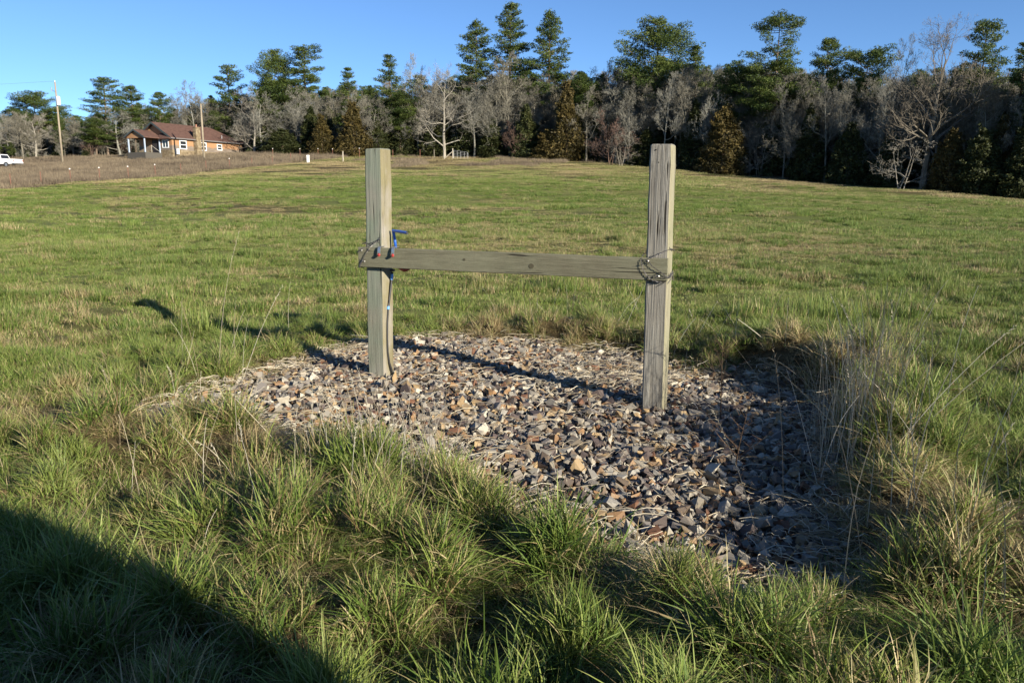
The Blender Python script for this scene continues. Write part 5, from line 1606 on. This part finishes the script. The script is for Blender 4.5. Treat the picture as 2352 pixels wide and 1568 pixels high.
# ------------------------------------------------------------------ fences, gate, pipe
def t_post(parent, x, y, z, h, rust, tipm):
    b = MB(); b.box(x - 0.03, x + 0.03, y - 0.008, y + 0.008, z - 0.3, z + h); b.box(x - 0.008, x + 0.008, y + 0.009, y + 0.045, z - 0.3, z + h - 0.02)
    p = b.build('fence_post', rust, parent)
    if tipm:
        b = MB(); b.box(x - 0.04, x + 0.04, y - 0.03, y + 0.05, z + h + 0.002, z + h + 0.10); b.build('insulator_cap', tipm, p)
def build_fences():
    rust = simple('rusty_steel_post', (0.22, 0.10, 0.07), 0.8, 0.3, 0, 0.3)
    capm = simple('white_cap', (0.8, 0.79, 0.75), 0.6)
    grey = simple('weathered_post', (0.36, 0.32, 0.25), 0.85, 0.2, 0, 0.3, 6)
    # fence through the weeds on the left
    spots = []
    for px, dd in ((28, 2), (98, 2), (166, 2), (233, 2), (299, 2), (361, 3), (420, 3), (478, 3), (532, 3), (583, 3), (630, 3), (672, 3)):
        D = float(np.interp(px, W_PX, W_D)) + dd
        x, y = at(px, D); spots.append((x, y, zbh(x, y)))
    root = empty('wire_fence', spots[0])
    tag(root, 'thin wire fence on rusty steel posts with white caps through the brown weeds', 'fence')
    o = Vector(spots[0])
    for i, s in enumerate(spots):
        t_post(root, s[0] - o.x, s[1] - o.y, s[2] - o.z, 1.2, rust, capm if i in (2, 3, 4, 5, 8) else None)
    for hgt in (0.5, 0.85, 1.12):
        b = MB(); b.tube([(s[0] - o.x, s[1] - o.y - 0.02, s[2] - o.z + hgt) for s in spots], 0.003, 3, False); b.build('wire', M['wire'], root)
    # field fence along the trees
    spots = []
    for px, h in ((632, 1.2), (694, 1.2), (735, 1.2), (768, 1.2), (829, 1.3), (905, 1.25), (967, 1.35), (999, 1.35)):
        D = float(np.interp(px, T_PX, T_D)) - 4.5
        x, y = at(px, D); spots.append((x, y, zbh(x, y), h))
    root = empty('wire_fence', spots[0][:3])
    tag(root, 'wire fence on steel posts along the tree line, ending at the gate', 'fence')
    o = Vector(spots[0][:3])
    for s in spots: t_post(root, s[0] - o.x, s[1] - o.y, s[2] - o.z, s[3], rust if s[0] < -14 else grey, capm if s[0] < -20 else None)
    for hgt in (0.4, 0.75, 1.1):
        b = MB(); b.tube([(s[0] - o.x, s[1] - o.y - 0.02, s[2] - o.z + hgt) for s in spots], 0.003, 3, False); b.build('wire', M['wire'], root)
    # lone wooden post
    x, y = at(791, 112); z = zbh(x, y)
    b = MB(); b.tube([(0, 0, -0.4), (0.0, 0, 0.9), (0.02, 0, 1.42)], [0.10, 0.095, 0.085], 9)
    p = b.build('fence_post', grey, None); p.location = (x, y, z)
    tag(p, 'lone pale wooden post left of the left wooden frame post', 'fence post')
    # braced corner and wire gate
    D = 119.5
    x0, y0 = at(1022, D); x1, y1 = at(1041, D); z0, z1 = zbh(x0, y0), zbh(x1, y1)
    root = empty('braced_gate_corner', (x0, y0, z0))
    tag(root, 'pair of pale wooden gate posts with a diagonal brace at the tree line', 'fence corner')
    for (dx, dy, dz, h) in ((0, 0, 0, 1.35), (x1 - x0, y1 - y0, z1 - z0, 1.55)):
        b = MB(); b.tube([(dx, dy, dz - 0.4), (dx, dy, dz + h)], [0.09, 0.08], 9); b.build('post', grey, root)
    b = MB(); b.tube([(0.10, -0.01, 0.15), (x1 - x0 - 0.09, -0.01, z1 - z0 + 1.05)], 0.06, 8); b.build('brace', grey, root)
    groot = empty('gate', (x1 + 0.15, y1, z1 + 0.12), R_(-4))
    tag(groot, 'sagging grey wire panel gate beside the braced posts', 'gate')
    gw, gh = 2.15, 1.15
    pm = simple('galvanised_panel', (0.42, 0.43, 0.43), 0.5, 0.4, 0.5)
    sagz = lambda x: -0.14 * x
    for i in range(6):
        z = gh * i / 5
        b = MB(); b.tube([(0, 0, z), (gw, 0, z + sagz(gw))], 0.017 if i in (0, 5) else 0.012, 5); b.build('gate_bar', pm, groot)
    for i in range(5):
        x = gw * i / 4
        b = MB(); b.tube([(x, 0.02, sagz(x)), (x, 0.02, gh + sagz(x))], 0.017 if i in (0, 4) else 0.012, 5); b.build('gate_stay', pm, groot)
    # white utility pedestal
    x, y = at(711.6, 108); z = zbh(x, y)
    root = empty('utility_pedestal', (x, y, z)); tag(root, 'small white utility pedestal at the edge of the weeds', 'utility pedestal')
    wm = simple('white_plastic', (0.78, 0.80, 0.80), 0.5)
    b = MB(); b.box(-0.16, 0.16, -0.13, 0.13, -0.2, 0.78); b.build('body', wm, root, 0.02)
    b = MB(); b.box(-0.19, 0.19, -0.16, 0.16, 0.782, 0.98); b.build('lid', wm, root, 0.05)
build_fences()

# ------------------------------------------------------------------ unseen plank outbuilding, added and shaped to cast the lower left shadow
def build_shed():
    root = empty('shed', (2.35, -1.05, 0.0), 0.0)
    tag(root, 'made-up round-roofed plank outbuilding behind the viewer, shaped to shadow the lower left grass', 'shed')
    pl = wood_mat('shadow_caster_planks', (0.12, 0.10, 0.08), (0.24, 0.21, 0.17), (0.34, 0.31, 0.26), grain=30)
    tin = simple('tin_roof', (0.35, 0.34, 0.33), 0.5, 0.4, 0.5, 0.2)
    W, Dp = 4.6, 3.2
    half = [(0.0, -0.2), (0.0, 1.25), (-0.05, 1.42), (-0.16, 1.57), (-0.42, 1.80), (-0.95, 2.12), (-1.6, 2.33), (-2.3, 2.40)]
    prof = half + [(-W - x, z) for x, z in half[:-1]][::-1]
    xs = [-p[0] for p in half[1:]]; zs = [p[1] for p in half[1:]]
    hz = lambda x: float(np.interp(min(x, W - x), xs, zs))
    n = 23; w = W / n
    for i in range(n):
        a, c = i * w + 0.003, (i + 1) * w - 0.003
        b = MB(); b.prism([(-a, -0.2), (-c, -0.2), (-c, hz(c) - 0.01), (-a, hz(a) - 0.01)], 1, -0.03, 0.0); b.build('plank', pl, root)
    b = MB()
    P0 = [(x, z) for x, z in prof]; P1 = [(x * 0.985 - 0.03, z - 0.03) for x, z in prof]
    for (a0, a1), (c0, c1) in zip(zip(P0[:-1], P0[1:]), zip(P1[:-1], P1[1:])):
        b.add([(a0[0], 0.03, a0[1]), (a1[0], 0.03, a1[1]), (a1[0], -Dp, a1[1]), (a0[0], -Dp, a0[1])], [(0, 1, 2, 3)])
    b.build('roof', tin, root)
    b = MB(); b.prism([(x * 0.99 - 0.02, z - 0.01) for x, z in prof], 1, -Dp + 0.03, -Dp + 0.06); b.build('wall', pl, root)
build_shed()
print('script done')
